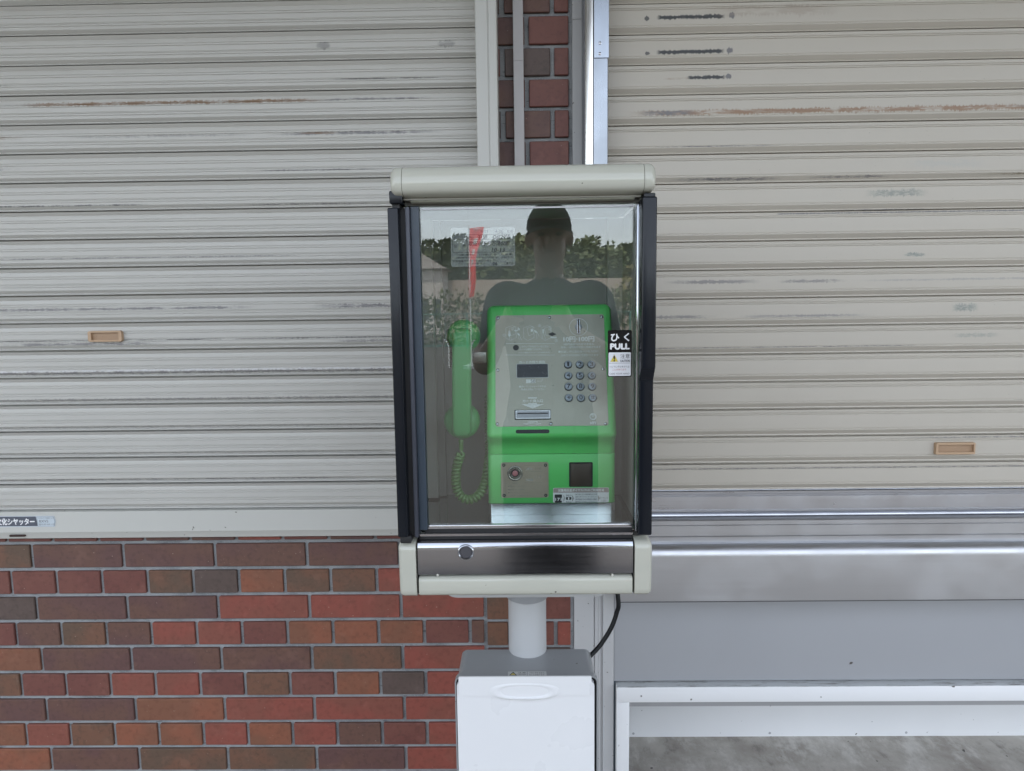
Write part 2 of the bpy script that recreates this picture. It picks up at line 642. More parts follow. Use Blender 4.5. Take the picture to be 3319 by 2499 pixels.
CABLE = simple("black_cable_sheath", (0.006, 0.007, 0.008), 0.5, spec=0.25)
INSIDE = simple("cabinet_lining", (0.27, 0.265, 0.245), 0.42, 0, 0.05, 9.0, 0.03)
INSIDE2 = simple("cabinet_lining_rib", (0.35, 0.345, 0.32), 0.38, 0, 0.05, 9.0)
FLOORM = simple("polished_dark_shelf", (0.42, 0.45, 0.45), 0.06, 1.0, 0.05, 12.0)

# ================================================================== the setting: ground
def ground_mat():
    m, nt, b = new_mat("concrete_ground")
    v = coords(nt)
    w = coords(nt, (1.0, 0.55, 1), kind="Object")
    n0 = noise(nt, v, 0.35, 4.0)
    n1 = noise(nt, v, 6.0, 8.0, 0.62)
    n2 = noise(nt, w, 11.0, 9.0, 0.72)
    n3 = noise(nt, v, 240.0, 3.0)
    c = mixc(nt, maprange(nt, n1, 0.35, 0.65), (0.330, 0.300, 0.260), (0.470, 0.440, 0.390))
    c = mixc(nt, maprange(nt, n2, 0.47, 0.68, 0, 0.85), c, (0.62, 0.595, 0.545))
    c = mixc(nt, maprange(nt, n2, 0.46, 0.30, 0, 0.7), c, (0.15, 0.135, 0.115))
    c = mixc(nt, maprange(nt, n0, 0.35, 0.7, 0, 0.25), c, (0.38, 0.34, 0.30))
    sp = noise(nt, v, 46.0, 1.0)
    c = mixc(nt, maprange(nt, sp, 0.755, 0.775, 0, 0.85), c, (0.055, 0.055, 0.05))
    c = mixc(nt, maprange(nt, n3, 0.6, 0.8, 0, 0.5), c, (0.13, 0.12, 0.11))
    L(nt, c, b.inputs["Base Color"])
    b.inputs["Roughness"].default_value = 0.85
    bump(nt, b, math_n(nt, 'ADD', math_n(nt, 'MULTIPLY', n3, 0.3), n2), 0.3, 0.003)
    return m


g = MB().add([(-300, -400, 0), (300, -400, 0), (300, 60, 0), (-300, 60, 0)], [(0, 1, 2, 3)]).build("ground", ground_mat(), smooth=0)
tag(g, "grey blotchy concrete ground in front of the shuttered shop", "ground", kind="structure")

def paving_mat():
    m, nt, b = new_mat("square_asphalt")
    v = coords(nt)
    n1 = noise(nt, v, 0.8, 6.0)
    n2 = noise(nt, v, 120.0, 3.0)
    c = mixc(nt, n1, (0.050, 0.043, 0.037), (0.072, 0.063, 0.055))
    c = mixc(nt, maprange(nt, n2, 0.5, 0.75, 0, 0.5), c, (0.045, 0.042, 0.039))
    L(nt, c, b.inputs["Base Color"])
    b.inputs["Roughness"].default_value = 0.9
    bump(nt, b, n2, 0.4, 0.004)
    return m


pv = MB().add([(-300, -400, 0.004), (300, -400, 0.004), (300, -2.4, 0.004), (-300, -2.4, 0.004)], [(0, 1, 2, 3)]).build("paving", paving_mat(), smooth=0)
tag(pv, "worn beige grey asphalt of the open square in front of the shop", "paving", kind="structure")

# ================================================================== brick wall and pier
BT = 0.0045   # joint half width


def make_brick_mesh(w, h):
    me = MB().box(-w / 2, w / 2, -0.006, 0.012, -h / 2, h / 2, 0.0016, 1).mesh("brick")
    me.materials.append(BR['R'])
    return me


brick_cache = {}


def brick(parent, x0, x1, z0, z1, kind):
    w, h = round(x1 - x0, 4), round(z1 - z0, 4)
    key = (w, h)
    if key not in brick_cache:
        brick_cache[key] = make_brick_mesh(w, h)
    o = bpy.data.objects.new("brick", brick_cache[key])
    COL.objects.link(o)
    o.parent = parent
    o.location = Vector(((x0 + x1) / 2, rng.uniform(-0.0006, 0.0006), (z0 + z1) / 2)) - world_base(parent)
    o.rotation_euler = (0, rng.uniform(-0.0025, 0.0025), 0)
    o.material_slots[0].link = 'OBJECT'
    o.material_slots[0].material = BR[kind]


XE = -0.1007
wall = MB().box(-2.6, XE, 0.0015, 0.20, 0.0, 0.743).build("brick_wall", MORTAR, base=(-1.3, 0.05, 0.0), smooth=0)
tag(wall, "low wall of mixed red and plum bricks with grey mortar under the shutter with the tan pull at its left", "wall")
rows = {1: "BPPPP", 2: "DDDDBKOBBRRD", 3: "KPPRRR", 4: "DPBPRRDOOOD", 5: "OPPPB", 6: "BDDRRDBDOKR", 7: "PPORRR", 8: "ORBOORORPDR", 9: "OPBBPR"}
for r in range(0, 11):
    zc = 0.763 - 0.07 * r if r else 0.7595
    z0, z1 = zc - 0.035 + BT + 0.0005, zc + 0.035 - BT - 0.0005
    if r == 0:
        z0, z1 = 0.7325, 0.7415
    if zc - 0.035 < 0:
        z0 = 0.003
    if r % 2 == 1:
        first, pitch = -1.2658 - 0.237 * 6, 0.237
    else:
        first, pitch = -1.3262 - 0.1185 * 11, 0.1185
    seq = rows.get(r, "RPODBPRKOD")
    i0 = 6 if r % 2 == 1 else 11
    k = 0
    while True:
        a = first + pitch * k
        bnd = a + pitch
        if a > XE - 0.03:
            break
        x0, x1 = a + BT, min(bnd - BT, XE - BT)
        j = k - i0 + 1
        if r == 0:
            kind = rng.choice("DRDP")
        else:
            kind = seq[j] if 0 <= j < len(seq) else rng.choice("PRODBRP")
        if x1 - x0 > 0.02 and x0 > -2.6:
            brick(wall, x0, x1, z0, z1, kind)
        k += 1

pier = MB().box(XE + 0.0002, 0.1262, 0.0015, 0.20, 0.0, 2.62).build("brick_pier", MORTAR, base=(0.013, 0.05, 0.0), smooth=0)
tag(pier, "narrow brick pier between the two shutters behind the phone cabinet", "pier")
PX0 = XE + BT
for k in range(-7, 31):
    z0 = 0.5116 + 0.0704 * (k - 1) + BT
    z1 = z0 + 0.0704 - 2 * BT
    if z0 < 0.01:
        continue
    cols = (("RDRD", "ODRK", "DRPR", "PKDD")[k % 4] if k < 8 else ("DKDP", "PDRK", "KPDD", "PDKD")[k % 4])  # upper courses: darker bricks, partly their own tone, partly shade put into colour
    if k % 2 == 0:
        xs = [(PX0, -0.0374 - 0.006), (-0.0374 + 0.006, 0.0798 - 0.005), (0.0798 + 0.005, 0.1179)]
    else:
        xs = [(PX0, 0.0201 - 0.005), (0.0201 + 0.005, 0.1179)]
    for i, (a, b_) in enumerate(xs):
        if k < 3 and k >= 0 and i == 0:
            brick(pier, a, min(b_, -0.0374), z0, z1, "B")
            if b_ > 0:
                brick(pier, -0.0374 + 0.01, b_, z0, z1, "D")
            continue
        brick(pier, a, b_, z0, z1, cols[i])

# ================================================================== left roller shutter
LP = 0.0663
SLAT_Y = -0.030


def slat_mesh(name, prof, pitch, x0, x1):
    """prof: (t along the pitch from the top, proud mm)"""
    pts = [(-p / 1000.0, -t * pitch) for t, p in prof]
    back = [(0.012, -pitch), (0.012, 0.0)]
    return MB().prism(pts + back, x0, x1, 'X').mesh(name, smooth=28)


def groove(t, w=0.012, d=0.9, base=4.0):
    return [(t - w, base), (t - w * 0.35, base - d), (t + w * 0.35, base - d), (t + w, base + 0.25)]


def bead(t, w, base, h):
    return [(t - w, base), (t - w * 0.45, base + h), (t + w * 0.45, base + h), (t + w, base)]


profL = [(0.0, -9.0), (0.028, -9.0), (0.032, 8.2), (0.045, 7.8), (0.145, 1.9), (0.155, 2.4), (0.20, 3.2)]
profL += bead(0.30, 0.018, 3.4, 1.5) + bead(0.375, 0.018, 3.4, 1.5)
profL += [(0.41, 4.2), (0.56, 4.2)]
profL += bead(0.60, 0.018, 3.4, 1.5) + bead(0.675, 0.018, 3.4, 1.5)
profL += [(0.71, 4.0), (0.80, 4.0), (0.81, 3.4), (0.895, -2.2), (0.905, -2.2), (0.928, 2.6), (0.970, 4.2), (0.974, -9.0), (1.0, -9.0)]
LSH = thing("roller_shutter", "pale grey ribbed roller shutter with scuffed slats above the brick wall", "shutter", (-1.1, SLAT_Y, 0.75))
slatL = slat_mesh("slat", profL, LP, -1.7, 1.1 - 0.0945)
LBASE = (0.475, 0.466, 0.434)
PLAIN_L = slat_mat("shutter_paint_left", LBASE)
slatL.materials.append(PLAIN_L)
GREYS, RUST, DK = (0.16, 0.155, 0.16), (0.20, 0.125, 0.07), (0.06, 0.06, 0.062)
XO = 1.1   # local x of a slat = X + XO
stL = {
    1: [(-0.47 + XO, -0.43 + XO, -0.5 * LP, 0.010, DK, 0.5, 3), (-0.19 + XO, -0.14 + XO, -0.5 * LP, 0.010, DK, 0.5, 3), (-1.25 + XO, -1.20 + XO, -0.5 * LP, 0.008, DK, 0.5, 3)],
    2: [(-0.46 + XO, -0.15 + XO, -0.62 * LP, 0.0022, DK, 0.7, 2), (-1.30 + XO, -1.18 + XO, -0.64 * LP, 0.0022, DK, 0.7, 2)],
    3: [(-1.20 + XO, -0.42 + XO, -0.30 * LP, 0.0052, RUST, 1.0, 3), (-0.50 + XO, -0.18 + XO, -0.29 * LP, 0.003, GREYS, 0.9, 3), (-2.4 + XO, -1.1 + XO, -0.3 * LP, 0.003, GREYS, 0.5, 3)],
    4: [(-2.2 + XO, -1.15 + XO, -0.42 * LP, 0.0055, RUST, 0.9, 2), (-0.60 + XO, -0.16 + XO, -0.44 * LP, 0.004, GREYS, 1.0, 4), (-0.52 + XO, -0.42 + XO, -0.42 * LP, 0.003, RUST, 0.8, 4), (-1.1 + XO, -0.6 + XO, -0.43 * LP, 0.0035, GREYS, 0.5, 5)],
    5: [(-2.2 + XO, -1.15 + XO, -0.48 * LP, 0.006, GREYS, 0.6, 4), (-0.65 + XO, -0.30 + XO, -0.68 * LP, 0.0025, GREYS, 0.8, 3)],
    6: [(-2.2 + XO, -0.85 + XO, -0.79 * LP, 0.002, DK, 0.9, 4), (-0.7 + XO, -0.30 + XO, -0.85 * LP, 0.002, GREYS, 0.8, 4)],
    8: [(-1.9 + XO, -0.5 + XO, -0.66 * LP, 0.0018, GREYS, 0.8, 3)],
    10: [(-2.2 + XO, -0.62 + XO, -0.49 * LP, 0.004, GREYS, 0.95, 3), (-0.52 + XO, -0.20 + XO, -0.49 * LP, 0.0055, GREYS, 1.0, 3)],
    11: [(-1.6 + XO, -0.20 + XO, -0.63 * LP, 0.0022, DK, 0.75, 2), (-1.3 + XO, -0.85 + XO, -0.76 * LP, 0.004, GREYS, 0.9, 4), (-0.48 + XO, -0.18 + XO, -0.76 * LP, 0.004, GREYS, 0.8, 4)],
    12: [(-2.2 + XO, -0.10 + XO, -0.755 * LP, 0.0035, (0.66, 0.67, 0.70), 0.55, 6), (-2.2 + XO, -0.10 + XO, -0.83 * LP, 0.005, GREYS, 0.8, 6)],
    13: [(-2.2 + XO, -0.15 + XO, -0.83 * LP, 0.0045, GREYS, 0.6, 7)],
    14: [(-2.2 + XO, -0.15 + XO, -0.855 * LP, 0.0032, GREYS, 0.5, 8)],
    15: [(-2.0 + XO, -0.3 + XO, -0.85 * LP, 0.003, GREYS, 0.45, 8)],
    16: [(-1.4 + XO, -0.4 + XO, -0.86 * LP, 0.003, GREYS, 0.7, 4)],
}
for k in range(-8, 18):
    ztop = 2.0175 - LP * k
    o = bpy.data.objects.new("slat", slatL)
    COL.objects.link(o)
    o.parent = LSH
    o.location = Vector((-1.1, SLAT_Y + rng.uniform(-0.0007, 0.0007), ztop)) - Vector((-1.1, SLAT_Y, 0.75))
    o.rotation_euler = (rng.uniform(-0.006, 0.006), 0, 0)
    if k in stL:
        o.material_slots[0].link = 'OBJECT'
        o.material_slots[0].material = slat_mat("shutter_paint_left_scuffed_%d" % (k + 8), LBASE, stL[k])
zb = 2.0175 - LP * 18
BARP = simple("shutter_bar_paint", (0.50, 0.50, 0.465), 0.38, 0, 0.04, 5.0, 0.05, 300, speck=0.35)
MB().prism([(-0.026, zb), (-0.040, zb - 0.003), (-0.041, 0.7690), (-0.0395, 0.7668), (-0.034, 0.7515), (-0.030, 0.7495), (0.0, 0.7495), (0.0, zb)], -2.8, -0.0945, 'X').build("bottom_bar", BARP, LSH)
x0, x1, z0, z1 = rect(33, 85, 1732, 1738.5, -0.037)
MB().prism(rrect(x0, x1, z0, z1, (z1 - z0) * 0.49, 6), -0.0405, -0.036, 'Y').build("drain_slot", simple("rusty_slot", (0.035, 0.018, 0.014), 0.8), LSH)
# guide rail
RAILP = simple("rail_paint", (0.475, 0.475, 0.445), 0.36, 0, 0.03, 4.0, speck=0.15)
MB().prism([(-0.0941, 0.0), (-0.0941, -0.1000), (-0.0925, -0.1015), (-0.0678, -0.1015), (-0.0668, -0.1000), (-0.0654, -0.1000), (-0.0644, -0.1020), (-0.0480, -0.1020), (-0.0465, -0.1005), (-0.0465, 0.0)], 0.745, 2.62, 'Z').build("guide_rail", RAILP, LSH)


def pull_handle(parent, px0, px1, py0, py1, ix0, ix1, iy0, iy1, Y, lip):
    x0, x1, z0, z1 = rect(px0, px1, py0, py1, Y)
    a0, a1, b0, b1 = rect(ix0, ix1, iy0, iy1, Y)
    outer = rrect(x0, x1, z0, z1, lip, 5)
    inner = rrect(a0, a1, b0, b1, 0.0015, 5)
    n = len(outer)
    mb = MB()
    yo, yf, yi = Y + 0.006, Y - 0.0030, Y + 0.0036
    vs = [(p[0], yo, p[1]) for p in outer] + [(p[0] * 0.985 + 0.015 * (x0 + x1) / 2, yf, p[1] * 0.97 + 0.03 * (z0 + z1) / 2) for p in outer] + [(p[0], yf, p[1]) for p in inner] + [(p[0], yi, p[1]) for p in inner]
    fs = []
    for ring in range(3):
        for i in range(n):
            j = (i + 1) % n
            fs.append((ring * n + i, ring * n + j, (ring + 1) * n + j, (ring + 1) * n + i))
    mb.add(vs, fs)
    h = mb.build("pull_handle", TAN, parent)
    MB().add([(p[0], yi - 0.0005, p[1]) for p in inner], [tuple(range(n))]).build("recess", TAN_D, h)
    return h


pull_handle(LSH, 286, 397, 1072, 1108, 297, 386, 1078, 1102, -0.0400, 0.006)
# maker's label on the bottom bar
YB = -0.0412
MBK = VF(YB)
xl0, xl1, zl0, zl1 = rect(-18, 121, 1674.5, 1705.5, YB)
xr0, xr1, zr0, zr1 = rect(118, 180, 1673, 1707, YB)
lab = MB().prism([(xl0 - 0.001, zr0 - 0.0005), (xr1 - 0.003, zr0 - 0.0005), (xr1 + 0.0005, (zr0 + zr1) / 2), (xr1 - 0.003, zr1 + 0.0005), (xl0 - 0.001, zr1 + 0.0005)], YB - 0.0003, YB + 0.001, 'Y').build("maker_label", simple("label_white", (0.52, 0.56, 0.60), 0.4), LSH)
MB().prism([(xl0, zl0), (xl1, zl0), (xl1 - 0.0005, (zl0 + zl1) / 2), (xl1 - 0.003, zl1), (xl0, zl1)], YB - 0.0007, YB - 0.0002, 'Y').build("label_band", simple("label_slate", (0.085, 0.095, 0.12), 0.4, var=0.3, vscale=90), lab)
a0, a1, b0, b1 = rect(-11, 112.6, 1680, 1701, YB)
txt(lab, "文化シヤッター", a0, a1, b0, b1, MBK, INK_W2, 0.0009, bold=0.0007)
MB().prism([(xr0 + 0.003, zr0 + 0.0012), (xr1 - 0.0040, zr0 + 0.0012), (xr1 - 0.0008, (zr0 + zr1) / 2), (xr1 - 0.0040, zr1 - 0.0012), (xr0 + 0.001, zr1 - 0.0012), (xr0 + 0.0032, (zr0 + zr1) / 2)], YB - 0.0005, YB - 0.0002, 'Y').build("label_border", simple("label_border_blue", (0.12, 0.16, 0.20), 0.5), lab)
MB().prism([(xr0 + 0.0036, zr0 + 0.0018), (xr1 - 0.0046, zr0 + 0.0018), (xr1 - 0.0016, (zr0 + zr1) / 2), (xr1 - 0.0046, zr1 - 0.0018), (xr0 + 0.002, zr1 - 0.0018), (xr0 + 0.0040, (zr0 + zr1) / 2)], YB - 0.0007, YB - 0.0004, 'Y').build("label_field", simple("label_pale", (0.50, 0.56, 0.60), 0.5), lab)
a0, a1, b0, b1 = rect(124, 173, 1677, 1681, YB)
txt(lab, "いつでもどこでも緊急サービス", a0, a1, b0, b1, MBK, INK_G, 0.0009)
a0, a1, b0, b1 = rect(128, 157, 1685, 1693, YB)
txt(lab, "BXVS", a0, a1, b0, b1, MBK, INK_G, 0.0009)
a0, a1, b0, b1 = rect(126, 176, 1696, 1702, YB)
txt(lab, "☎0120-365-113", a0, a1, b0, b1, MBK, INK_G, 0.0009)

# ================================================================== right roller shutter
RP = 0.0670
profR = [(0.0, -9.0), (0.022, -9.0), (0.026, 3.2), (0.06, 3.2), (0.10, 2.9)]
profR += bead(0.135, 0.016, 2.9, 1.4) + bead(0.19, 0.016, 2.9, 1.4)
profR += [(0.22, 3.6), (0.45, 4.2), (0.70, 4.0), (0.715, 3.2), (0.73, 3.2), (0.745, 4.4), (0.775, 4.4), (0.92, -3.2), (0.955, -2.6), (0.970, -1.0), (0.976, -9.0), (1.0, -9.0)]
RSH = thing("roller_shutter", "warm beige flat-slat roller shutter with a rust streak above the steel counter", "shutter", (1.1, SLAT_Y, 0.75))
slatR = slat_mesh("slat", profR, RP, 0.1990 - 1.1, 1.7)
RBASE = (0.480, 0.446, 0.386)
PLAIN_R = slat_mat("shutter_paint_right", RBASE, dirt=(0.30, 0.27, 0.23))
slatR.materials.append(PLAIN_R)
XQ = -1.1
RUST2 = (0.25, 0.145, 0.080)
GRN = (0.20, 0.23, 0.21)
stR = {
    -1: [(0.315 + XQ, 0.475 + XQ, -0.46 * RP, 0.0060, (0.035, 0.038, 0.04), 1.0, 9), (0.288 + XQ, 0.302 + XQ, -0.49 * RP, 0.006, DK, 0.9, 9), (0.480 + XQ, 0.496 + XQ, -0.45 * RP, 0.009, GREYS, 1.0, 9), (0.42 + XQ, 0.75 + XQ, -0.30 * RP, 0.014, (0.33, 0.27, 0.22), 0.5, 2)],
    0: [(0.315 + XQ, 0.475 + XQ, -0.59 * RP, 0.0058, (0.03, 0.032, 0.034), 1.0, 9), (0.290 + XQ, 0.304 + XQ, -0.62 * RP, 0.005, DK, 0.9, 9), (0.476 + XQ, 0.494 + XQ, -0.585 * RP, 0.009, GREYS, 1.0, 9)],
    1: [(0.385 + XQ, 0.480 + XQ, -0.44 * RP, 0.0052, (0.03, 0.032, 0.034), 1.0, 9), (0.475 + XQ, 0.492 + XQ, -0.43 * RP, 0.007, GREYS, 1.0, 9), (0.33 + XQ, 0.40 + XQ, -0.47 * RP, 0.003, (0.30, 0.22, 0.15), 0.6, 5)],
    2: [(0.235 + XQ, 2.3 + XQ, -0.60 * RP, 0.0078, RUST2, 0.95, 3), (0.27 + XQ, 0.42 + XQ, -0.60 * RP, 0.0070, GREYS, 0.95, 6), (1.1 + XQ, 2.2 + XQ, -0.58 * RP, 0.004, GREYS, 0.8, 4)],
    3: [(0.30 + XQ, 0.62 + XQ, -0.735 * RP, 0.0016, GREYS, 1.0, 4)],
    4: [(0.34 + XQ, 0.63 + XQ, -0.85 * RP, 0.0035, GREYS, 1.0, 6), (0.66 + XQ, 0.88 + XQ, -0.83 * RP, 0.003, GREYS, 0.8, 6), (1.05 + XQ, 2.0 + XQ, -0.82 * RP, 0.0025, (0.17, 0.14, 0.09), 0.8, 6), (0.88 + XQ, 1.10 + XQ, -0.45 * RP, 0.012, (0.40, 0.40, 0.37), 0.5, 3)],
    5: [(0.80 + XQ, 0.96 + XQ, -0.42 * RP, 0.010, GRN, 0.75, 14), (0.70 + XQ, 1.00 + XQ, -0.965 * RP, 0.0016, GREYS, 0.8, 8)],
    6: [(0.60 + XQ, 1.2 + XQ, -0.07 * RP, 0.002, GREYS, 0.9, 9)],
    7: [(0.90 + XQ, 0.96 + XQ, -0.55 * RP, 0.006, GRN, 0.9, 12)],
    8: [(0.33 + XQ, 0.58 + XQ, -0.40 * RP, 0.0055, (0.22, 0.21, 0.205), 0.9, 3), (0.60 + XQ, 0.78 + XQ, -0.42 * RP, 0.0045, (0.22, 0.21, 0.205), 0.9, 4), (0.78 + XQ, 1.3 + XQ, -0.42 * RP, 0.003, (0.30, 0.29, 0.28), 0.7, 4)],
    9: [(0.24 + XQ, 0.48 + XQ, -0.62 * RP, 0.005, (0.22, 0.21, 0.205), 0.9, 3), (0.50 + XQ, 0.85 + XQ, -0.64 * RP, 0.004, (0.25, 0.24, 0.235), 0.9, 4), (1.02 + XQ, 1.09 + XQ, -0.42 * RP, 0.011, GRN, 0.85, 12)],
    10: [(0.24 + XQ, 1.0 + XQ, -0.74 * RP, 0.0015, GREYS, 0.7, 4), (1.02 + XQ, 1.15 + XQ, -0.40 * RP, 0.006, GRN, 0.5, 12)],
    14: [(0.9 + XQ, 2.0 + XQ, -0.09 * RP, 0.002, GREYS, 0.8, 6)],
    15: [(0.26 + XQ, 1.8 + XQ, -0.17 * RP, 0.002, GREYS, 0.7, 6)],
}
STEEL_SLAT = brushed("bare_steel_slat", (0.52, 0.53, 0.56), 0.33, (2.0, 60, 500), 0.0, 0.15)
for k in range(-9, 17):
    ztop = 1.9295 - RP * k + 0.0006 * 0
    o = bpy.data.objects.new("slat", slatR)
    COL.objects.link(o)
    o.parent = RSH
    o.location = (0, rng.uniform(-0.0006, 0.0006), ztop - 0.75)
    o.rotation_euler = (rng.uniform(-0.006, 0.006), 0, 0)
    if k == 16:
        o.material_slots[0].link = 'OBJECT'
        o.material_slots[0].material = STEEL_SLAT
        o["label"] = "bare steel bottom slat"
    elif k in stR:
        o.material_slots[0].link = 'OBJECT'
        o.material_slots[0].material = slat_mat("shutter_paint_right_scuffed_%d" % (k + 9), RBASE, stR[k], dirt=(0.30, 0.27, 0.23))
zr = 1.9295 - RP * 17
MB().prism([(-0.03, zr), (-0.046, zr - 0.001), (-0.050, zr - 0.004), (-0.050, zr - 0.0135), (-0.052, zr - 0.0155), (-0.052, 0.7500), (-0.0545, 0.7475), (-0.0545, 0.7450), (-0.050, 0.7435), (-0.050, 0.7300), (0.0, 0.7300), (0.0, zr)], 0.1990, 2.8, 'X').build("bottom_bar", STEEL_H, RSH)
pull_handle(RSH, 3031, 3160, 1434, 1472.5, 3039, 3154, 1441, 1465, -0.0395, 0.003)
# guide rail: bright folded edge, steel face, cover plate
rail_m = STEEL_V
MB().prism([(0.1491, 0.0), (0.1491, -0.0770), (0.1657, -0.0840), (0.1669, -0.0890), (0.1679, -0.0900), (0.1984, -0.0900), (0.1997, -0.0888), (0.1997, 0.0)], 0.744, 2.62, 'Z').build("guide_rail", rail_m, RSH)
MB().prism([(0.1492, -0.0772), (0.1492, -0.0802), (0.1506, -0.0817), (0.1647, -0.0884), (0.1660, -0.0884), (0.1660, -0.0850)], 0.744, 2.62, 'Z').build("bright_edge", brushed("bright_folded_edge", (0.62, 0.61, 0.58), 0.22, (400, 400, 3), 0.04, 0.05), RSH)
MB().box(0.1679, 0.2010, -0.0926, -0.0903, 1.8592, 2.62, 0.0004, 1).build("cover_plate", brushed("cover_plate_steel", (0.33, 0.36, 0.405), 0.30, (400, 400, 3), 0.05, 0.1), RSH)
for px, py in ((1944.5, 139.5), (1944, 174)):
    X, Z = at(px, py, -0.0926)
    s_ = MB().lathe([(0.0, 0.0014), (0.0018, 0.0014), (0.0031, 0.0009), (0.0034, 0.0)], 16, Matrix.Translation((X, -0.0926, Z)) @ Matrix.Rotation(rad(90), 4, 'X')).build("screw", STEEL_DULL, RSH)
    MB().box(X - 0.0006, X + 0.0006, -0.0942, -0.0939, Z - 0.001, Z + 0.001).build("drive_slot", BLACK, s_)
MB().lathe([(0.0, 0.0012), (0.0016, 0.0010), (0.0024, 0.0)], 12, Matrix.Translation((at(2704, 1633, -0.036)[0], -0.0345, at(2704, 1633, -0.036)[1])) @ Matrix.Rotation(rad(90), 4, 'X')).build("rivet", STEEL_DULL, RSH)

# ================================================================== jamb, cover strip
jamb = thing("door_jamb", "grooved grey aluminium jamb beside the brick pier, running down to the ground", "jamb", (0.178, 0.0, 0.0))
MB().prism([(0.1268, 0.05), (0.1268, -0.0010), (0.1280, -0.0022), (0.1775, -0.0022), (0.1785, 0.0020), (0.1800, 0.0020), (0.1810, -0.0014), (0.1895, -0.0014), (0.1903, -0.0030), (0.1945, -0.0030), (0.1953, 0.0015), (0.2005, 0.0015), (0.2015, -0.0030), (0.2285, -0.0030), (0.2296, -0.0015), (0.2296, 0.05)], 0.0, 1.9785, 'Z').build("lower_section", ALU_PAINT, jamb)
MB().prism([(0.1268, 0.05), (0.1268, -0.0010), (0.1280, -0.0022), (0.2285, -0.0022), (0.2296, -0.0015), (0.2296, 0.05)], 1.9795, 2.62, 'Z').build("upper_section", ALU_PAINT, jamb)
strip = thing("cover_strip", "thin grey aluminium cable cover running up the brick pier", "cover strip", (0.0005, -0.02, 0.0))
for z0, z1, nm in ((0.0, 1.8783, "lower_length"), (1.8789, 2.62, "upper_length")):
    MB().prism([(-0.0115, -0.0062), (-0.0115, -0.0290), (-0.0105, -0.0300), (0.0115, -0.0300), (0.0125, -0.0290), (0.0125, -0.0062)], z0, z1, 'Z').build(nm, simple("cover_strip_paint_" + nm, (0.34, 0.325, 0.32), 0.45, 0.2, 0.05, 10.0, speck=0.2), strip)

# ================================================================== serving counter under the right shutter
CT = thing("serving_counter", "stainless steel counter with rounded sill, grey panel and white frame below", "counter", (1.2, 0.0, 0.0))
cur = [(-0.0, 0.7295), (-0.0500, 0.7295), (-0.0512, 0.7330)]
for k in range(0, 9):
    a = rad(90 - 90 * k / 8)
    cur.append((-0.0560 - 0.0260 * math.cos(a), 0.7070 + 0.0260 * math.sin(a)))
cur += [(-0.0820, 0.5965), (-0.0805, 0.5950), (0.0, 0.5950)]
MB().prism(cur, 0.2318, 2.8, 'X').build("sill", STEEL_H, CT)
MB().box(0.2325, 2.8, -0.0795, -0.0010, 0.5925, 0.5949).build("sill_shadow_strip", simple("sill_shadow_grey", (0.10, 0.10, 0.105), 0.5, 0.5), CT)  # dark strip added as the painted shadow line under the sill
MB().box(0.2305, 2.8, 0.0, 0.012, 0.3441, 0.5923).build("front_panel", PANEL, CT)
fr = MB().box(0.2351, 2.8, -0.0200, 0.030, 0.2962, 0.3374, 0.0015, 2).build("top_rail", WHITE2, CT)
MB().box(0.2356, 2.8, -0.0195, 0.0295, 0.3372, 0.3380).build("dirty_top", dirty_top(), CT)
MB().box(0.2351, 0.2677, -0.0200, 0.030, 0.0, 0.2961, 0.0015, 2).build("stile", WHITE2, CT)
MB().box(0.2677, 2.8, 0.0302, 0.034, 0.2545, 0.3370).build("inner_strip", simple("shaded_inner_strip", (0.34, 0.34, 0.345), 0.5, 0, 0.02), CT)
MB().box(0.20, 2.8, 0.277, 0.290, 0.0, 0.40).build("kick_panel", WHITE2, CT)
MB().box(0.2296, 0.2350, 0.0, 0.285, 0.0, 0.3440).build("recess_side", simple("recess_gap_dark", (0.05, 0.065, 0.08), 0.6), CT)  # near-black colour stands for the dark gap between jamb and frame
for px in (2053, 2495, 2937, 3379):
    X = at(px, 2379, 0.277)[0]
    MB().lathe([(0.0, 0.0010), (0.0032, 0.0010), (0.0040, 0.0)], 14, Matrix.Translation((X, 0.277, 0.011)) @ Matrix.Rotation(rad(90), 4, 'X')).build("screw", simple("painted_screw", (0.40, 0.41, 0.42), 0.5), CT)

# ================================================================== canopy and upper building (above the picture; shades the shop front)
CAN = thing("shop_canopy", "flat concrete canopy and upper wall above the two shutters", "canopy", (0.0, 0.2, 2.62))
CONC = simple("canopy_concrete", (0.34, 0.33, 0.31), 0.8, 0, 0.08, 3.0)
MB().box(-9.0, 9.0, -0.056, 0.30, 2.62, 2.70, 0).build("header", CONC, CAN)
MB().box(-9.0, 9.0, -1.90, 6.0, 2.70, 2.90, 0.01, 1).build("roof_slab", CONC, CAN)
side = thing("shop_building", "plain rendered building body behind the shutters", "building", (0.0, 3.0, 0.0))
MB().box(-9.0, 9.0, 0.30, 6.0, 0.0, 2.70).build("body", simple("building_render", (0.12, 0.12, 0.115), 0.8), side)
MB().box(-9.0, -2.60, 0.0, 0.30, 0.0, 2.62).build("wall_bay", simple("building_bay_paint", (0.35, 0.33, 0.30), 0.7), side)
MB().box(2.80, 9.0, 0.0, 0.30, 0.0, 2.62).build("wall_bay", simple("building_bay_paint", (0.35, 0.33, 0.30), 0.7), side)

# ================================================================== phone cabinet on its pole
G = -0.556
CB = thing("phone_cabinet", "cream and navy glass-fronted telephone cabinet standing on a grey pole", "phone cabinet", (0.005, -0.45, 0.0))
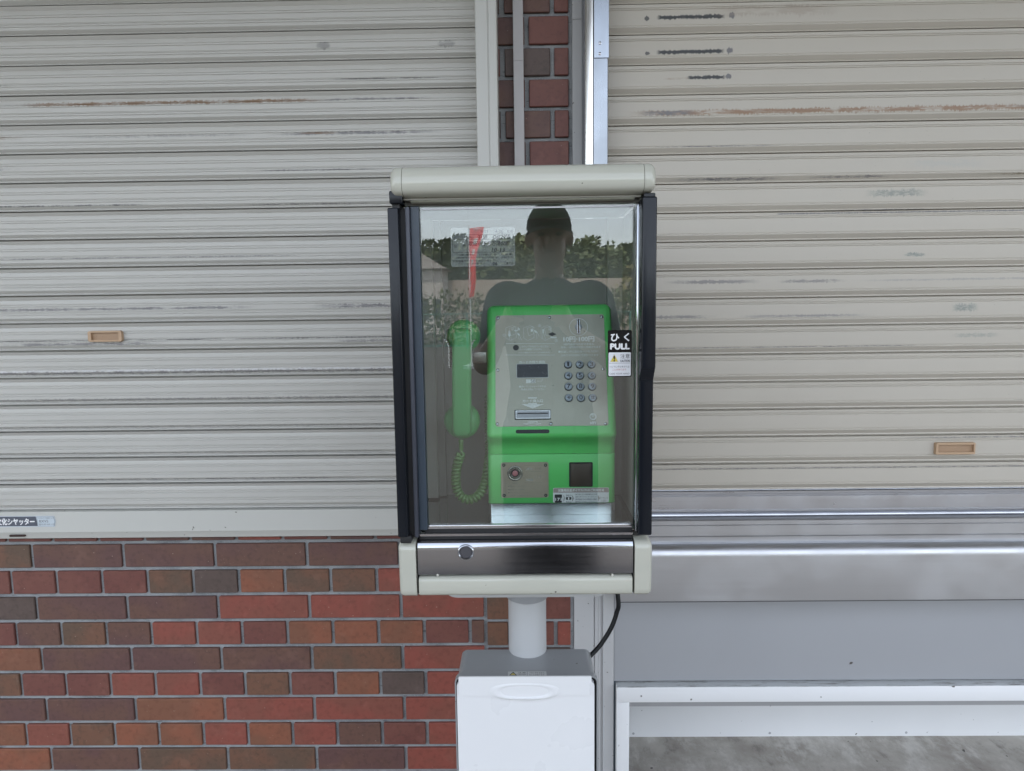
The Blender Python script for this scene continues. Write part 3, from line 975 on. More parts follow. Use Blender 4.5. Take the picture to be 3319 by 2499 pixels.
# pole
MB().lathe([(0.0352, 0.012), (0.0352, 0.80)], 48, Matrix.Translation((0.005, -0.45, 0))).build("pole", LGREY, CB)
MB().lathe([(0.0, 0.0), (0.10, 0.0), (0.10, 0.012), (0.0, 0.012)], 40, Matrix.Translation((0.005, -0.45, 0))).build("pole_base", LGREY, CB)
MB().lathe([(0.0354, 0.775), (0.0385, 0.777), (0.0385, 0.803), (0.0354, 0.803)], 48, Matrix.Translation((0.005, -0.45, 0))).build("pole_collar", simple("collar_shadow_grey", (0.27, 0.28, 0.29), 0.5), CB)  # darker than the pole: the shadow at its top is put into the colour
MB().prism(rrect(-0.137, 0.144, -0.520, -0.345, 0.022, 6), 0.8040, 0.8285, 'Z').build("under_plate", LGREY, CB)
# hood: rounded profile with separate end caps
hood = [(-0.330, 1.4800), (-0.5700, 1.4800), (-0.5850, 1.4806), (-0.5945, 1.4835), (-0.5992, 1.4885), (-0.6012, 1.4950), (-0.6010, 1.5040), (-0.5990, 1.5130), (-0.5940, 1.5205), (-0.5850, 1.5250), (-0.5650, 1.5285), (-0.330, 1.5300)]
hn = [(0, -1), (0, -1), (-0.25, -0.95), (-0.6, -0.8), (-0.9, -0.4), (-1, 0), (-1, 0), (-0.95, 0.3), (-0.7, 0.7), (-0.35, 0.93), (-0.1, 1), (0, 1)]
hd = MB().loft_x(hood, hn, -0.1800, 0.1895, 0.0012, 2).build("hood", CREAM, CB, smooth=50)
hood2 = [(p[0] - q[0] * -0.0003, p[1] + q[1] * 0.0003) for p, q in zip(hood, hn)]
MB().loft_x(hood, hn, -0.1985, -0.1803, 0.0105, 6, (True, False)).build("end_cap", CREAM, hd, smooth=50)
MB().loft_x(hood, hn, 0.1898, 0.2078, 0.0105, 6, (False, True)).build("end_cap", CREAM, hd, smooth=50)
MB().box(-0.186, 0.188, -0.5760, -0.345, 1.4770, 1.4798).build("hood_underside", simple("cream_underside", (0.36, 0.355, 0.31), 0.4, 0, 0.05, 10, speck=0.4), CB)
MB().prism([(-0.5640, 1.4768), (-0.5750, 1.4768), (-0.5765, 1.4758), (-0.5745, 1.4748), (-0.5770, 1.4738), (-0.5640, 1.4730)], -0.1708, 0.1785, 'X').build("door_head_trim", CREAM, CB)
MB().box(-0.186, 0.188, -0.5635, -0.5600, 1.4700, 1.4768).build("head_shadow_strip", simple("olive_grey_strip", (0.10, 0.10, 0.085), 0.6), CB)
# lining: sides, back, ribs, shelf
MB().box(-0.1990, -0.1945, -0.5500, -0.3240, 0.9300, 1.4770).build("side_panel", INSIDE, CB)
MB().box(0.1965, 0.2010, -0.5500, -0.3240, 0.9300, 1.4770).build("side_panel", INSIDE, CB)
MB().box(-0.1990, 0.2010, -0.3238, -0.3200, 0.9285, 1.4795).build("back_panel", INSIDE, CB)
MB().box(-0.1942, -0.1668, -0.3650, -0.3245, 0.9395, 1.4765, 0.001, 1).build("corner_rib", INSIDE2, CB)
MB().box(-0.1666, -0.1535, -0.3430, -0.3245, 0.9372, 1.4765).build("corner_rib", INSIDE, CB)
MB().box(0.1668, 0.1960, -0.3430, -0.3245, 0.9372, 1.4765).build("corner_rib", INSIDE2, CB)
MB().box(-0.186, 0.1875, -0.5480, -0.3250, 0.9330, 0.9356, 0.0006, 1).build("shelf", FLOORM, CB)
MB().box(-0.1985, 0.2005, -0.5520, -0.3245, 0.9255, 0.9326).build("shelf_tray", simple("dark_tray", (0.03, 0.032, 0.033), 0.35), CB)
# lower front: cheeks, polished steel apron, cream fascia
chk = [(-0.330, 0.8290), (-0.5630, 0.8290), (-0.5700, 0.8305), (-0.5738, 0.8345), (-0.5750, 0.8420), (-0.5765, 0.9080), (-0.5755, 0.9155), (-0.5715, 0.9205), (-0.5640, 0.9235), (-0.330, 0.9245)]
cn = [(0, -1), (-0.2, -1), (-0.6, -0.8), (-0.9, -0.4), (-1, 0), (-1, 0), (-0.95, 0.3), (-0.7, 0.7), (-0.2, 1), (0, 1)]
MB().loft_x(chk, cn, -0.2088, -0.1795, 0.0085, 6, (True, False)).build("cheek", CREAM, CB, smooth=50)
MB().loft_x(chk, cn, 0.1832, 0.2122, 0.0085, 6, (False, True)).build("cheek", CREAM, CB, smooth=50)
apr = [(-0.500, 0.8660), (-0.5690, 0.8660), (-0.5700, 0.8668), (-0.5700, 0.9075)]
for k in range(1, 8):
    a = rad(90 * k / 7)
    apr.append((-0.5600 - 0.0100 * math.cos(a), 0.9075 + 0.0160 * math.sin(a)))
apr += [(-0.500, 0.9235)]
MB().prism(apr, -0.1770, 0.1808, 'X').build("steel_apron", STEEL_APRON, CB, smooth=40)
MB().box(-0.1795, 0.1832, -0.5600, -0.500, 0.8300, 0.9230).build("apron_backing", BLACK, CB)
fas = [(-0.510, 0.8298), (-0.5640, 0.8298), (-0.5705, 0.8312), (-0.5735, 0.8350), (-0.5742, 0.8420), (-0.5738, 0.8570), (-0.5715, 0.8610), (-0.5670, 0.8625), (-0.510, 0.8628)]
fn = [(0, -1), (-0.2, -1), (-0.6, -0.8), (-0.95, -0.3), (-1, 0), (-1, 0.2), (-0.7, 0.7), (-0.2, 1), (0, 1)]
MB().loft_x(fas, fn, -0.1762, 0.1800, 0.0015, 3).build("fascia", CREAM, CB, smooth=50)
Rx = Matrix.Rotation(rad(90), 4, 'X')
for px, py in ((1418, 1860.5), (1985, 1860.5)):
    X, Z = at(px, py, -0.571)
    MB().lathe([(0.0, 0.0016), (0.0017, 0.0013), (0.0023, 0.0)], 16, Matrix.Translation((X, -0.5695, Z - 0.0022)) @ Rx).build("bumper", simple("ivory_bumper", (0.55, 0.54, 0.48), 0.4), CB)
X, Z = at(1510, 1790, -0.570)
lk = MB().lathe([(0.0138, 0.0), (0.0132, 0.0022), (0.0118, 0.0026), (0.0104, 0.0012), (0.0098, -0.0004)], 40, Matrix.Translation((X, -0.5700, Z)) @ Rx).build("lock_ring", STEEL_MIRROR, CB, smooth=60)
MB().lathe([(0.0, 0.0004), (0.0098, 0.0004), (0.0098, 0.0)], 32, Matrix.Translation((X, -0.5702, Z)) @ Rx).build("lock_face", simple("lock_face_grey", (0.085, 0.085, 0.095), 0.3, 0.3), lk)
# door rails at the sill
MB().box(-0.1640, 0.1805, -0.5610, -0.5520, 0.9420, 0.9485, 0.0012, 2).build("door_bottom_rail", STEEL_DULL, CB)
MB().box(-0.1660, 0.1812, -0.5580, -0.5520, 0.9352, 0.9418).build("rail_gasket", BLACK, CB)
MB().box(-0.1740, 0.1812, -0.5640, -0.5525, 0.9300, 0.9350, 0.0008, 1).build("sill_strip", STEEL_DULL, CB)
MB().box(-0.1745, 0.1812, -0.5600, -0.5525, 0.9240, 0.9298).build("sill_gasket", BLACK, CB)
# hinge side post
MB().box(-0.2052, -0.1885, -0.5900, -0.5480, 0.9380, 1.4640, 0.0022, 3).build("hinge_post", NAVY, CB)
MB().box(-0.2020, -0.1815, -0.5890, -0.5450, 1.4702, 1.4895, 0.0020, 3).build("hinge_block", NAVY, CB)
MB().box(-0.1985, -0.1870, -0.5830, -0.5550, 1.4640, 1.4702).build("hinge_pin", BLACK, CB)
MB().box(-0.2030, -0.1845, -0.5840, -0.5560, 0.9255, 0.9380, 0.002, 2).build("hinge_foot", BLACK, CB)
MB().box(-0.1884, -0.1800, -0.5700, -0.5480, 0.9330, 1.4660).build("hinge_gap", BLACK, CB)
MB().box(-0.1799, -0.1735, -0.5765, -0.5500, 0.9330, 1.4670, 0.001, 2).build("door_edge_strip", simple("slate_strip", (0.045, 0.050, 0.066), 0.4), CB)
MB().box(-0.1734, -0.1600, -0.5660, -0.5520, 0.9420, 1.4690, 0.0008, 1).build("door_stile", NAVY2, CB)
# handle side
MB().box(0.1848, 0.1895, -0.5640, -0.5500, 0.9360, 1.4720, 0.0015, 2).build("chrome_strip", STEEL_MIRROR, CB)
hp = [(-0.5480, 0.9360), (-0.5845, 0.9360), (-0.5845, 1.1895), (-0.6010, 1.2120), (-0.6010, 1.4730), (-0.5480, 1.4730)]
b_ = bmesh.new()
_t = MB().prism(hp, 0.1905 - 0.004, 0.2090, 'X')
_vs = [b_.verts.new(v) for v in _t.v]
for f in _t.f:
    b_.faces.new([_vs[i] for i in f])
bmesh.ops.recalc_face_normals(b_, faces=b_.faces)
bmesh.ops.bevel(b_, geom=list(b_.edges), offset=0.0026, segments=3, profile=0.5, affect='EDGES')
MB().bm(b_).build("handle_post", NAVY, CB, smooth=40)
MB().box(0.1905, 0.2075, -0.5930, -0.5600, 1.4732, 1.4795, 0.001, 1).build("post_top_block", NAVY, CB)
# glass door pane
MB().box(-0.1602, 0.1850, G - 0.002, G + 0.002, 0.9470, 1.4705).build("door_glass", GLASS, CB, smooth=0)
x0, x1, z0, z1 = rect(1366, 2055, 671, 676, G)
MB().box(x0, x1, G - 0.0026, G - 0.0022, z0, z1).build("white_glass_line", simple("white_line", (0.62, 0.63, 0.66), 0.4), CB)

# ---- translucent information sticker inside the glass
FILM = film_mat("translucent_sticker_film", (0.62, 0.62, 0.64), 0.17)
YS = G + 0.0024
VS = VF(YS)
Q = 320.0 / 2212.0


def q(cx0, cx1, cy0, cy1, Y=YS):
    return rect(1400 + cx0 * Q, 1400 + cx1 * Q, 700 + cy0 * Q, 700 + cy1 * Q, Y)


a0, a1, b0, b1 = q(425, 1862, 255, 1130)
st = MB().prism(rrect(a0, a1, b0, b1, 0.0035, 5), YS, YS + 0.0002, 'Y').build("information_sticker", FILM, CB, smooth=0)
st["label"] = "translucent handwritten address sticker on the glass"


def hline(parent, x0, x1, z, w, M, mat, out=0.0004):
    return MB().add([(x0, z - w / 2, out), (x1, z - w / 2, out), (x1, z + w / 2, out), (x0, z + w / 2, out)], [(0, 1, 2, 3)], M).build("printed_line", mat, parent, smooth=0)


def vline(parent, x, z0, z1, w, M, mat, out=0.0004):
    return MB().add([(x - w / 2, z0, out), (x + w / 2, z0, out), (x + w / 2, z1, out), (x - w / 2, z1, out)], [(0, 1, 2, 3)], M).build("printed_line", mat, parent, smooth=0)


fx0, fx1, fz0, fz1 = q(465, 1818, 415, 812)
dx = q(465, 785, 415, 812)[1]
mz = q(465, 1818, 415, 525)[2]
for zz in (fz0, mz, fz1):
    hline(st, fx0, fx1, zz, 0.0005, VS, INK_K)
for xx in (fx0, dx, fx1):
    vline(st, xx, fz0, fz1, 0.0005, VS, INK_K)
for body, c, im in (
        ("NTT", (1095, 1270, 318, 380), INK_F), ("大阪", (1395, 1610, 312, 405), INK_F), ("支店", (1672, 1812, 312, 375), INK_F),
        ("公衆整理番号", (490, 752, 450, 515), INK_F), ("No.", (832, 955, 450, 508), INK_K), ("千里", (1003, 1235, 425, 525), INK_H), ("08275", (1362, 1745, 425, 515), INK_H),
        ("住", (492, 562, 640, 710), INK_K), ("所", (690, 762, 635, 705), INK_K),
        ("吹田市千里万博公園", (818, 1730, 560, 668), INK_H), ("(", (832, 850, 740, 790), INK_G), ("10-13", (1340, 1625, 715, 800), INK_H), (")", (1758, 1778, 720, 775), INK_G),
        ("110番(警察)、119番(火事、救急車)", (535, 1818, 845, 893), INK_K),
        ("113番(故障受付)へおかけの際は、上記の公", (468, 1830, 908, 955), INK_K),
        ("衆整理番号と住所をお知らせ下さい。", (462, 1495, 978, 1030), INK_K),
        ("このエリアの市外局番は「", (530, 1250, 1045, 1092), INK_K), ("06", (1358, 1458, 1040, 1108), INK_H), ("」番です。", (1615, 1838, 1035, 1082), INK_K)):
    X0, X1, Z0, Z1 = q(*c)
    hand = im is INK_H
    txt(st, body, X0, X1, Z0, Z1, VS, im, 0.0004, bold=0.00022 if hand else 0.0, shear=0.15 if hand else 0.0)

# ---- pull sticker on the outside of the glass
YP = G - 0.0024
VP = VF(YP)
Q2 = 260.0 / 1546.0


def p2(cx0, cx1, cy0, cy1):
    return rect(1900 + cx0 * Q2, 1900 + cx1 * Q2, 1000 + cy0 * Q2, 1000 + cy1 * Q2, YP)


a0, a1, b0, b1 = p2(415, 878, 415, 1318)
ps = MB().prism(rrect(a0, a1, b0, b1, 0.0028, 5), YP - 0.0003, YP + 0.0003, 'Y').build("pull_sticker", simple("black_sticker", (0.009, 0.009, 0.010), 0.16, bumpv=0.06, bscale=500, spec=0.35), CB, smooth=0)
ps["label"] = "black and white PULL caution sticker on the glass"
c0, c1, d0, d1 = p2(430, 858, 845, 1298)
MB().prism(rrect(c0, c1, d0, d1, 0.0018, 5), YP - 0.0006, YP - 0.0002, 'Y').build("sticker_field", simple("sticker_white", (0.72, 0.73, 0.75), 0.4), ps, smooth=0)
VP2 = VF(YP - 0.0004)
txt(ps, "ひ く", *p2(476, 826, 478, 628), VP, INK_W2, 0.0006, bold=0.0005)
txt(ps, "PULL", *p2(468, 828, 678, 782), VP, INK_W2, 0.0006, bold=0.0008)
tx0, tx1, tz0, tz1 = p2(448, 632, 868, 1036)
MB().add([(tx0, tz0, 0.0006), (tx1, tz0, 0.0006), ((tx0 + tx1) / 2, tz1, 0.0006)], [(0, 1, 2)], VP).build("triangle_border", INK_K, ps, smooth=0)
MB().add([(tx0 + 0.0016, tz0 + 0.0010, 0.0009), (tx1 - 0.0016, tz0 + 0.0010, 0.0009), ((tx0 + tx1) / 2, tz1 - 0.0019, 0.0009)], [(0, 1, 2)], VP).build("triangle_field", ink("yellow_print", (0.62, 0.50, 0.06)), ps, smooth=0)
txt(ps, "!", *p2(526, 552, 912, 1016), VP, INK_K, 0.0011, bold=0.0004)
txt(ps, "注意", *p2(655, 838, 876, 960), VP, INK_K, 0.0008)
txt(ps, "CAUTION", *p2(652, 838, 986, 1030), VP, INK_K, 0.0008, bold=0.0001)
lx0, lx1, lz0, _ = p2(440, 843, 1048, 1052)
hline(ps, lx0, lx1, lz0, 0.0004, VP, INK_K, 0.0008)
txt(ps, "トビラに手を挟まれる", *p2(455, 828, 1100, 1140), VP, INK_G, 0.0008)
txt(ps, "ことがあります", *p2(505, 768, 1155, 1194), VP, INK_R, 0.0008)
txt(ps, "CARE YOUR HAND", *p2(448, 832, 1238, 1272), VP, INK_G, 0.0008)

# ================================================================== green payphone
PH = thing("payphone", "green card payphone with a steel keypad plate inside the glass cabinet", "payphone", (0.0515, -0.40, 0.9356))
PXL, PXR = -0.0633, 0.1662
Pbot, Ptop = Vector((0.0515, -0.4862, 1.0890)), Vector((0.0515, -0.4055, 1.3070))
fv = (Ptop - Pbot).normalized()
fnrm = Vector((0, -fv.z, fv.y))
MFACE = Matrix(((1, 0, fnrm.x, Pbot.x), (0, fv.y, fnrm.y, Pbot.y), (0, fv.z, fnrm.z, Pbot.z), (0, 0, 0, 1)))


def face_uv(px, py):
    d = _fw + _rt * ((px - 1659.5) / F_PX) + _up * ((1249.5 - py) / F_PX)
    t = (Pbot - CAM).dot(fnrm) / d.dot(fnrm)
    p = CAM + d * t - Pbot
    return p.x, p.dot(fv)


S3 = 500.0 / 2191.0


def fr_(cx0, cx1, cy0, cy1, oy=980):
    x0, x1, y0, y1 = 1560 + cx0 * S3, 1560 + cx1 * S3, oy + cy0 * S3, oy + cy1 * S3
    xc, yc = (x0 + x1) / 2, (y0 + y1) / 2
    return face_uv(x0, yc)[0], face_uv(x1, yc)[0], face_uv(xc, y1)[1], face_uv(xc, y0)[1]


up_prof = [(-0.330, 1.0482), (-0.4660, 1.0482), (-0.4662, 1.0560), (-0.4685, 1.0640), (-0.4740, 1.0715), (-0.4810, 1.0775), (-0.4858, 1.0820), (-0.4872, 1.0855), (-0.4862, 1.0900)]
up_prof += [(Pbot.y + (Ptop.y - Pbot.y) * t, Pbot.z + (Ptop.z - Pbot.z) * t) for t in (0.1, 0.3, 0.5, 0.7, 0.9, 0.97)]
up_prof += [(-0.4050, 1.3088), (-0.4010, 1.3120), (-0.3940, 1.3135), (-0.330, 1.3140)]
nf = (fnrm.y, fnrm.z)
un = [(0, 0), (-1, 0), (-1, 0), (-1, -0.1), (-1, -0.2), (-1, -0.2), (-1, -0.2), (-1, 0), (-0.97, 0.2)] + [nf] * 6 + [(-0.8, 0.6), (-0.5, 0.9), (-0.1, 1), (0, 1)]
MB().loft_x(up_prof, un, PXL, PXR, 0.0125, 7).build("upper_body", GREEN, PH, smooth=50)
lo_prof = [(-0.330, 0.9572), (-0.4655, 0.9572), (-0.4662, 0.9580), (-0.4662, 1.0465), (-0.4655, 1.0474), (-0.330, 1.0474)]
lon = [(0, 0), (-1, 0), (-1, 0), (-1, 0), (-1, 0), (0, 0)]
MB().loft_x(lo_prof, lon, PXL, PXR, 0.0095, 6).build("lower_body", GREEN, PH, smooth=50)
MB().box(PXL + 0.006, PXR - 0.006, -0.462, -0.335, 1.0470, 1.0486).build("seam", BLACK, PH)
bs = [(-0.332, 0.9358), (-0.4672, 0.9358), (-0.4672, 0.9570), (-0.332, 0.9570)]
MB().loft_x(bs, [(0, 0), (-1, 0), (-1, 0), (0, 0)], PXL - 0.0005, PXR + 0.0005, 0.009, 6).build("steel_base", simple("base_steel", (0.72, 0.73, 0.76), 0.20, 1.0, 0.04, 12.0), PH, smooth=50)
# faceplate
u0, u1, v0, v1 = fr_(198, 1776, 186, 1767)
u0b, u1b, _, v0 = fr_(188, 1802, 1767, 1767)
u0, u1 = face_uv(1606, 1200)[0], face_uv(1964.5, 1200)[0]
v1 = face_uv(1780, 1021.5)[1]
v0 = face_uv(1780, 1381.5)[1]
FP = MB().prism(rrect(u0, u1, v0, v1, 0.0042, 6), 0.0002, 0.0016, 'Z', MFACE).build("faceplate", FACE, PH, smooth=30)
FO = 0.0018
for cx, cy, oy in ((238, 228, 980), (968, 220, 980), (1707, 211, 980), (236, 965, 980), (1730, 950, 980), (227, 152, 1340), (987, 150, 1340), (1762, 152, 1340)):
    u, v = face_uv(1560 + cx * S3, oy + cy * S3)
    MB().lathe([(0.0030, 0.0014), (0.0029, 0.0022), (0.0020, 0.0032), (0.0, 0.0036)], 16, MFACE @ Matrix.Translation((u, v, 0))).build("rivet", STEEL_MIRROR, FP, smooth=60)


def fmark(pts, mat, out=FO, name="printed_mark", par=None):
    return MB().add([(p[0], p[1], out) for p in pts], [tuple(range(len(pts)))], MFACE).build(name, mat, par or FP, smooth=0)


def fline(pts, w, mat, out=FO, closed=False, par=None, name="printed_mark"):
    mb = MB()
    n = len(pts)
    for i in range(n if closed else n - 1):
        a, b = Vector(pts[i]), Vector(pts[(i + 1) % n])
        d = (b - a)
        if d.length < 1e-7:
            continue
        e = Vector((-d.y, d.x)).normalized() * w / 2
        mb.add([(a.x - e.x, a.y - e.y, out), (b.x - e.x, b.y - e.y, out), (b.x + e.x, b.y + e.y, out), (a.x + e.x, a.y + e.y, out)], [(0, 1, 2, 3)], MFACE)
    return mb.build(name, mat, par or FP, smooth=0)


def circ(u, v, r, n=28):
    return [(u + r * math.cos(2 * math.pi * k / n), v + r * math.sin(2 * math.pi * k / n)) for k in range(n)]


def P3(cx, cy, oy=980):
    return face_uv(1560 + cx * S3, oy + cy * S3)


for body, c, oy, bold in (
        ("10円·100円", (1168, 1602, 490, 562), 980, 0.0005), ("100円はおつりがでません", (1172, 1602, 582, 614), 980, 0.0001), ("なお、10円の方が先に収納されます", (1132, 1696, 622, 655), 980, 0.00005),
        ("■お話し中に次のカードを入口に", (1095, 1660, 686, 718), 980, 0), ("入れておけば続けて話ができます", (1130, 1662, 738, 770), 980, 0),
        ("このランプが消えているときは", (548, 952, 615, 646), 980, 0), ("カードは使用できません", (545, 862, 656, 686), 980, 0), ("(110·119番◎ボタンはいつでも使えます)", (535, 970, 706, 730), 980, 0),
        ("カードの残り度数", (538, 908, 833, 872), 980, 0.0001), ("■点めつしたらカードまたは", (538, 915, 1182, 1212), 980, 0), ("硬貨を追加してください", (565, 895, 1222, 1252), 980, 0),
        ("カード挿入口", (588, 872, 1382, 1424), 980, 0.0001), ("返却口", (668, 786, 118, 150), 1340, 0), ("NTT", (1545, 1630, 122, 154), 1340, 0.0003),
        ("①", (305, 343, 450, 492), 980, 0), ("②", (424, 464, 362, 402), 980, 0), ("③", (806, 846, 316, 356), 980, 0), ("④", (950, 990, 362, 402), 980, 0), ("⑤", (1042, 1086, 524, 566), 980, 0)):
    U0, U1, V0, V1 = fr_(*c, oy)
    txt(FP, body, U0, U1, V0, V1, MFACE, INK_W, FO, bold=bold)
LW = 0.0004
for y in (590, 752):
    fline([P3(352, y), P3(1040, y)], 0.0006, INK_W)
# pictograms: three little payphones with hands
for ox in (350, 602, 848):
    fline([P3(ox, 365), P3(ox + 92, 335), P3(ox + 145, 358), P3(ox + 148, 505), P3(ox + 60, 545), P3(ox, 510)], LW, INK_W, closed=True)
    fline([P3(ox + 48, 372), P3(ox + 130, 350), P3(ox + 138, 455), P3(ox + 70, 478)], LW, INK_W, closed=True)
for pts in (((390, 405), (412, 412), (420, 470), (398, 495), (378, 470)), ((505, 430), (540, 450), (552, 478), (520, 470)), ((520, 358), (548, 380), (545, 405), (515, 392)), ((745, 395), (785, 412), (798, 440), (765, 432)), ((868, 380), (890, 392), (886, 452), (868, 440)), ((980, 492), (1068, 492), (1068, 514), (985, 514)), ((700, 380), (730, 380), (730, 420), (705, 425)), ((470, 400), (522, 395), (522, 412), (474, 416))):
    fmark([P3(*p) for p in reversed(pts)], INK_W)
for pts in (((402, 495), (396, 545)), ((420, 495), (436, 555)), ((545, 478), (575, 545)), ((525, 480), (540, 540)), ((785, 440), (790, 525)), ((798, 435), (822, 490)), ((875, 450), (866, 525)), ((890, 450), (912, 530))):
    fline([P3(*p) for p in pts], LW, INK_W)
fmark([P3(942, 455), P3(1003, 485), P3(1068, 458), P3(1008, 428)], INK_K, FO + 0.0003, "card_symbol")
fmark(circ(*P3(492, 648), P3(534, 648)[0] - P3(492, 648)[0]), INK_K, FO + 0.0003, "lamp_window")
# small print box, bar, arrows, emblem
fmark([P3(637, 1150), P3(770, 1150), P3(770, 1097), P3(637, 1097)], INK_W)
txt(FP, "50", *fr_(700, 765, 1100, 1146), MFACE, INK_G, FO + 0.0003)
fline([P3(790, 1122), P3(862, 1122), P3(868, 1090)], LW, INK_W)
fmark([P3(665, 1370), P3(790, 1370), P3(790, 1350), P3(665, 1350)], INK_W)
fmark([P3(570, 1450), P3(730, 1510), P3(888, 1450), P3(790, 1450), P3(790, 1432), P3(665, 1432), P3(665, 1450)], INK_W)
fline([P3(595, 148, 1340), P3(735, 178, 1340), P3(850, 146, 1340), P3(800, 146, 1340), P3(798, 115, 1340), P3(662, 115, 1340), P3(662, 148, 1340)], LW, INK_W, closed=True)
eu, ev = P3(1585, 1625)
fline(circ(eu, ev, 0.0053), 0.0016, INK_W, closed=True)
fline(circ(eu, ev + 0.0022, 0.0018, 16), 0.0008, INK_W, closed=True)
# coin slot
cu_, cv_ = P3(1380, 355)
rr_ = P3(1508, 355)[0] - cu_
fline(circ(cu_, cv_, rr_, 40), 0.0007, INK_W, closed=True, par=PH, name="coin_ring")
cs = MB().lathe([(0.0066, 0.0015), (0.0064, 0.0026), (0.0040, 0.0036), (0.0, 0.0040)], 28, MFACE @ Matrix.Translation((cu_, cv_, 0))).build("coin_slot", KEYM, PH, smooth=60)
a0, a1, b0, b1 = fr_(1356, 1401, 250, 456)
MB().box(a0, a1, b0, b1, 0.0010, 0.0046, 0.0003, 1, MFACE).build("slot_frame", STEEL_DULL, cs)
MB().box(a0 + 0.0013, a1 - 0.0013, b0 + 0.0008, b1 - 0.0008, 0.0040, 0.0049, 0, 1, MFACE).build("slot_opening", INK_K, cs)
# display
a0, a1, b0, b1 = fr_(500, 951, 876, 1076)
ds = MB().prism(rrect(a0, a1, b0, b1, 0.0016, 4), 0.0012, 0.0020, 'Z', MFACE).build("display", simple("display_rim", (0.42, 0.44, 0.45), 0.4, 0.3), PH, smooth=0)
a0, a1, b0, b1 = fr_(507, 945, 882, 1070)
MB().prism(rrect(a0, a1, b0, b1, 0.0012, 4), 0.0018, 0.0024, 'Z', MFACE).build("display_window", simple("display_black", (0.014, 0.014, 0.022), 0.25, 0, 0.5, 60, speck=0.6, speck_col=(0.10, 0.10, 0.12)), ds, smooth=0)
# card slot
a0, a1, b0, b1 = fr_(474, 986, 1528, 1668)
b0 = face_uv(1727, 1361)[1]
cd = MB().box(a0, a1, b0, b1, 0.0008, 0.0020, 0.0004, 1, MFACE).build("card_slot", BLACK, PH)
m_ = 0.0016
MB().prism(rrect(a0 + m_, a1 - m_ * 0.5, b0 + m_, b1 - m_, 0.0012, 4), 0.0015, 0.0042, 'Z', MFACE).build("slot_bezel", simple("bezel_silver", (0.50, 0.50, 0.51), 0.3, 0.75), cd)
MB().prism(rrect(a0 + m_ * 2, a1 - m_ * 1.5, b0 + m_ * 2, b1 - m_ * 2, 0.0008, 3), 0.0040, 0.0046, 'Z', MFACE).build("slot_inset", simple("bezel_grey", (0.26, 0.26, 0.275), 0.35, 0.5), cd)
bm_ = b0 + (b1 - b0) * 0.60
MB().box(a0 + 0.0052, a1 - 0.0048, bm_ - 0.0009, bm_ + 0.0009, 0.0043, 0.0051, 0, 1, MFACE).build("slot_mouth", INK_K, cd)
# keypad
keys = ["1", "2", "3", "4", "5", "6", "7", "8", "9", "*", "0", "#"]
ky = (890, 1047, 1203, 1362)
kx = ((1230, 1395, 1562), (1234, 1400, 1567), (1237, 1406, 1572), (1240, 1411, 1578))
for i, ch in enumerate(keys):
    r_, c_ = divmod(i, 3)
    u, v = P3(kx[r_][c_], ky[r_])
    T = MFACE @ Matrix.Translation((u, v, 0))
    kk = MB().lathe([(0.0073, 0.0012), (0.0073, 0.0026), (0.0068, 0.0031), (0.0, 0.0031)], 28, T).build("key", KEYD, PH, smooth=40)
    MB().lathe([(0.0065, 0.0028), (0.0065, 0.0058), (0.0060, 0.0066), (0.0048, 0.0069), (0.0, 0.0068)], 28, T).build("key_cap", KEYM, kk, smooth=40)
    hh = 0.0039
    ww = {"1": 0.0016, "*": 0.0036, "#": 0.0036}.get(ch, 0.0029)
    if ch == "*":
        for ang in (0, 60, 120):
            dx_, dy_ = 0.0038 * math.cos(rad(ang)), 0.0038 * math.sin(rad(ang))
            fline([(u - dx_, v - dy_), (u + dx_, v + dy_)], 0.0008, INK_K, 0.0071 + ang * 1e-6, par=kk, name="digit")
    elif ch == "#":
        for o_ in (-0.0014, 0.0014):
            fline([(u + o_, v - 0.0034), (u + o_, v + 0.0034)], 0.0008, INK_K, 0.0071, par=kk, name="digit")
            fline([(u - 0.0034, v + o_), (u + 0.0034, v + o_)], 0.0008, INK_K, 0.00715, par=kk, name="digit")
    else:
        txt(kk, ch, u - ww, u + ww, v - hh, v + hh, MFACE, INK_K, 0.0071, name="digit", bold=0.00018)
# card exit slot
a0, a1, b0, b1 = fr_(490, 968, 230, 285, 1340)
MB().prism(rrect(a0, a1, b0, b1, (b1 - b0) * 0.45, 6), -0.0005, 0.0006, 'Z', MFACE).build("card_exit_slot", simple("slot_dark", (0.008, 0.008, 0.012), 0.5), PH)
# lower front: emergency plate, coin return, notice
YL = -0.4662
VL = VF(YL)


def lr(cx0, cx1, cy0, cy1, Y=YL):
    return rect(1560 + cx0 * S3, 1560 + cx1 * S3, 1340 + cy0 * S3, 1340 + cy1 * S3, Y)


a0, a1, b0, b1 = lr(280, 955, 692, 1195)
SP = MB().prism(rrect(a0, a1, b0, b1, 0.0036, 5), YL - 0.0012, YL + 0.0005, 'Y').build("emergency_plate", simple("brown_steel_plate", (0.36, 0.315, 0.25), 0.42, 0.4, 0.05, 20.0, speck=0.3), PH, smooth=30)
for cx, cy in ((320, 733), (912, 733), (325, 1160), (915, 1160)):
    X, Z = at(1560 + cx * S3, 1340 + cy * S3, YL)
    MB().lathe([(0.0030, 0.0010), (0.0028, 0.0018), (0.0014, 0.0020), (0.0010, 0.0012), (0.0, 0.0011)], 16, Matrix.Translation((X, YL, Z)) @ Rx).build("screw", simple("dark_screw", (0.05, 0.055, 0.06), 0.3, 0.8), SP, smooth=50)
X, Z = at(1560 + 480 * S3, 1340 + 848 * S3, YL)
T = Matrix.Translation((X, YL, Z)) @ Rx
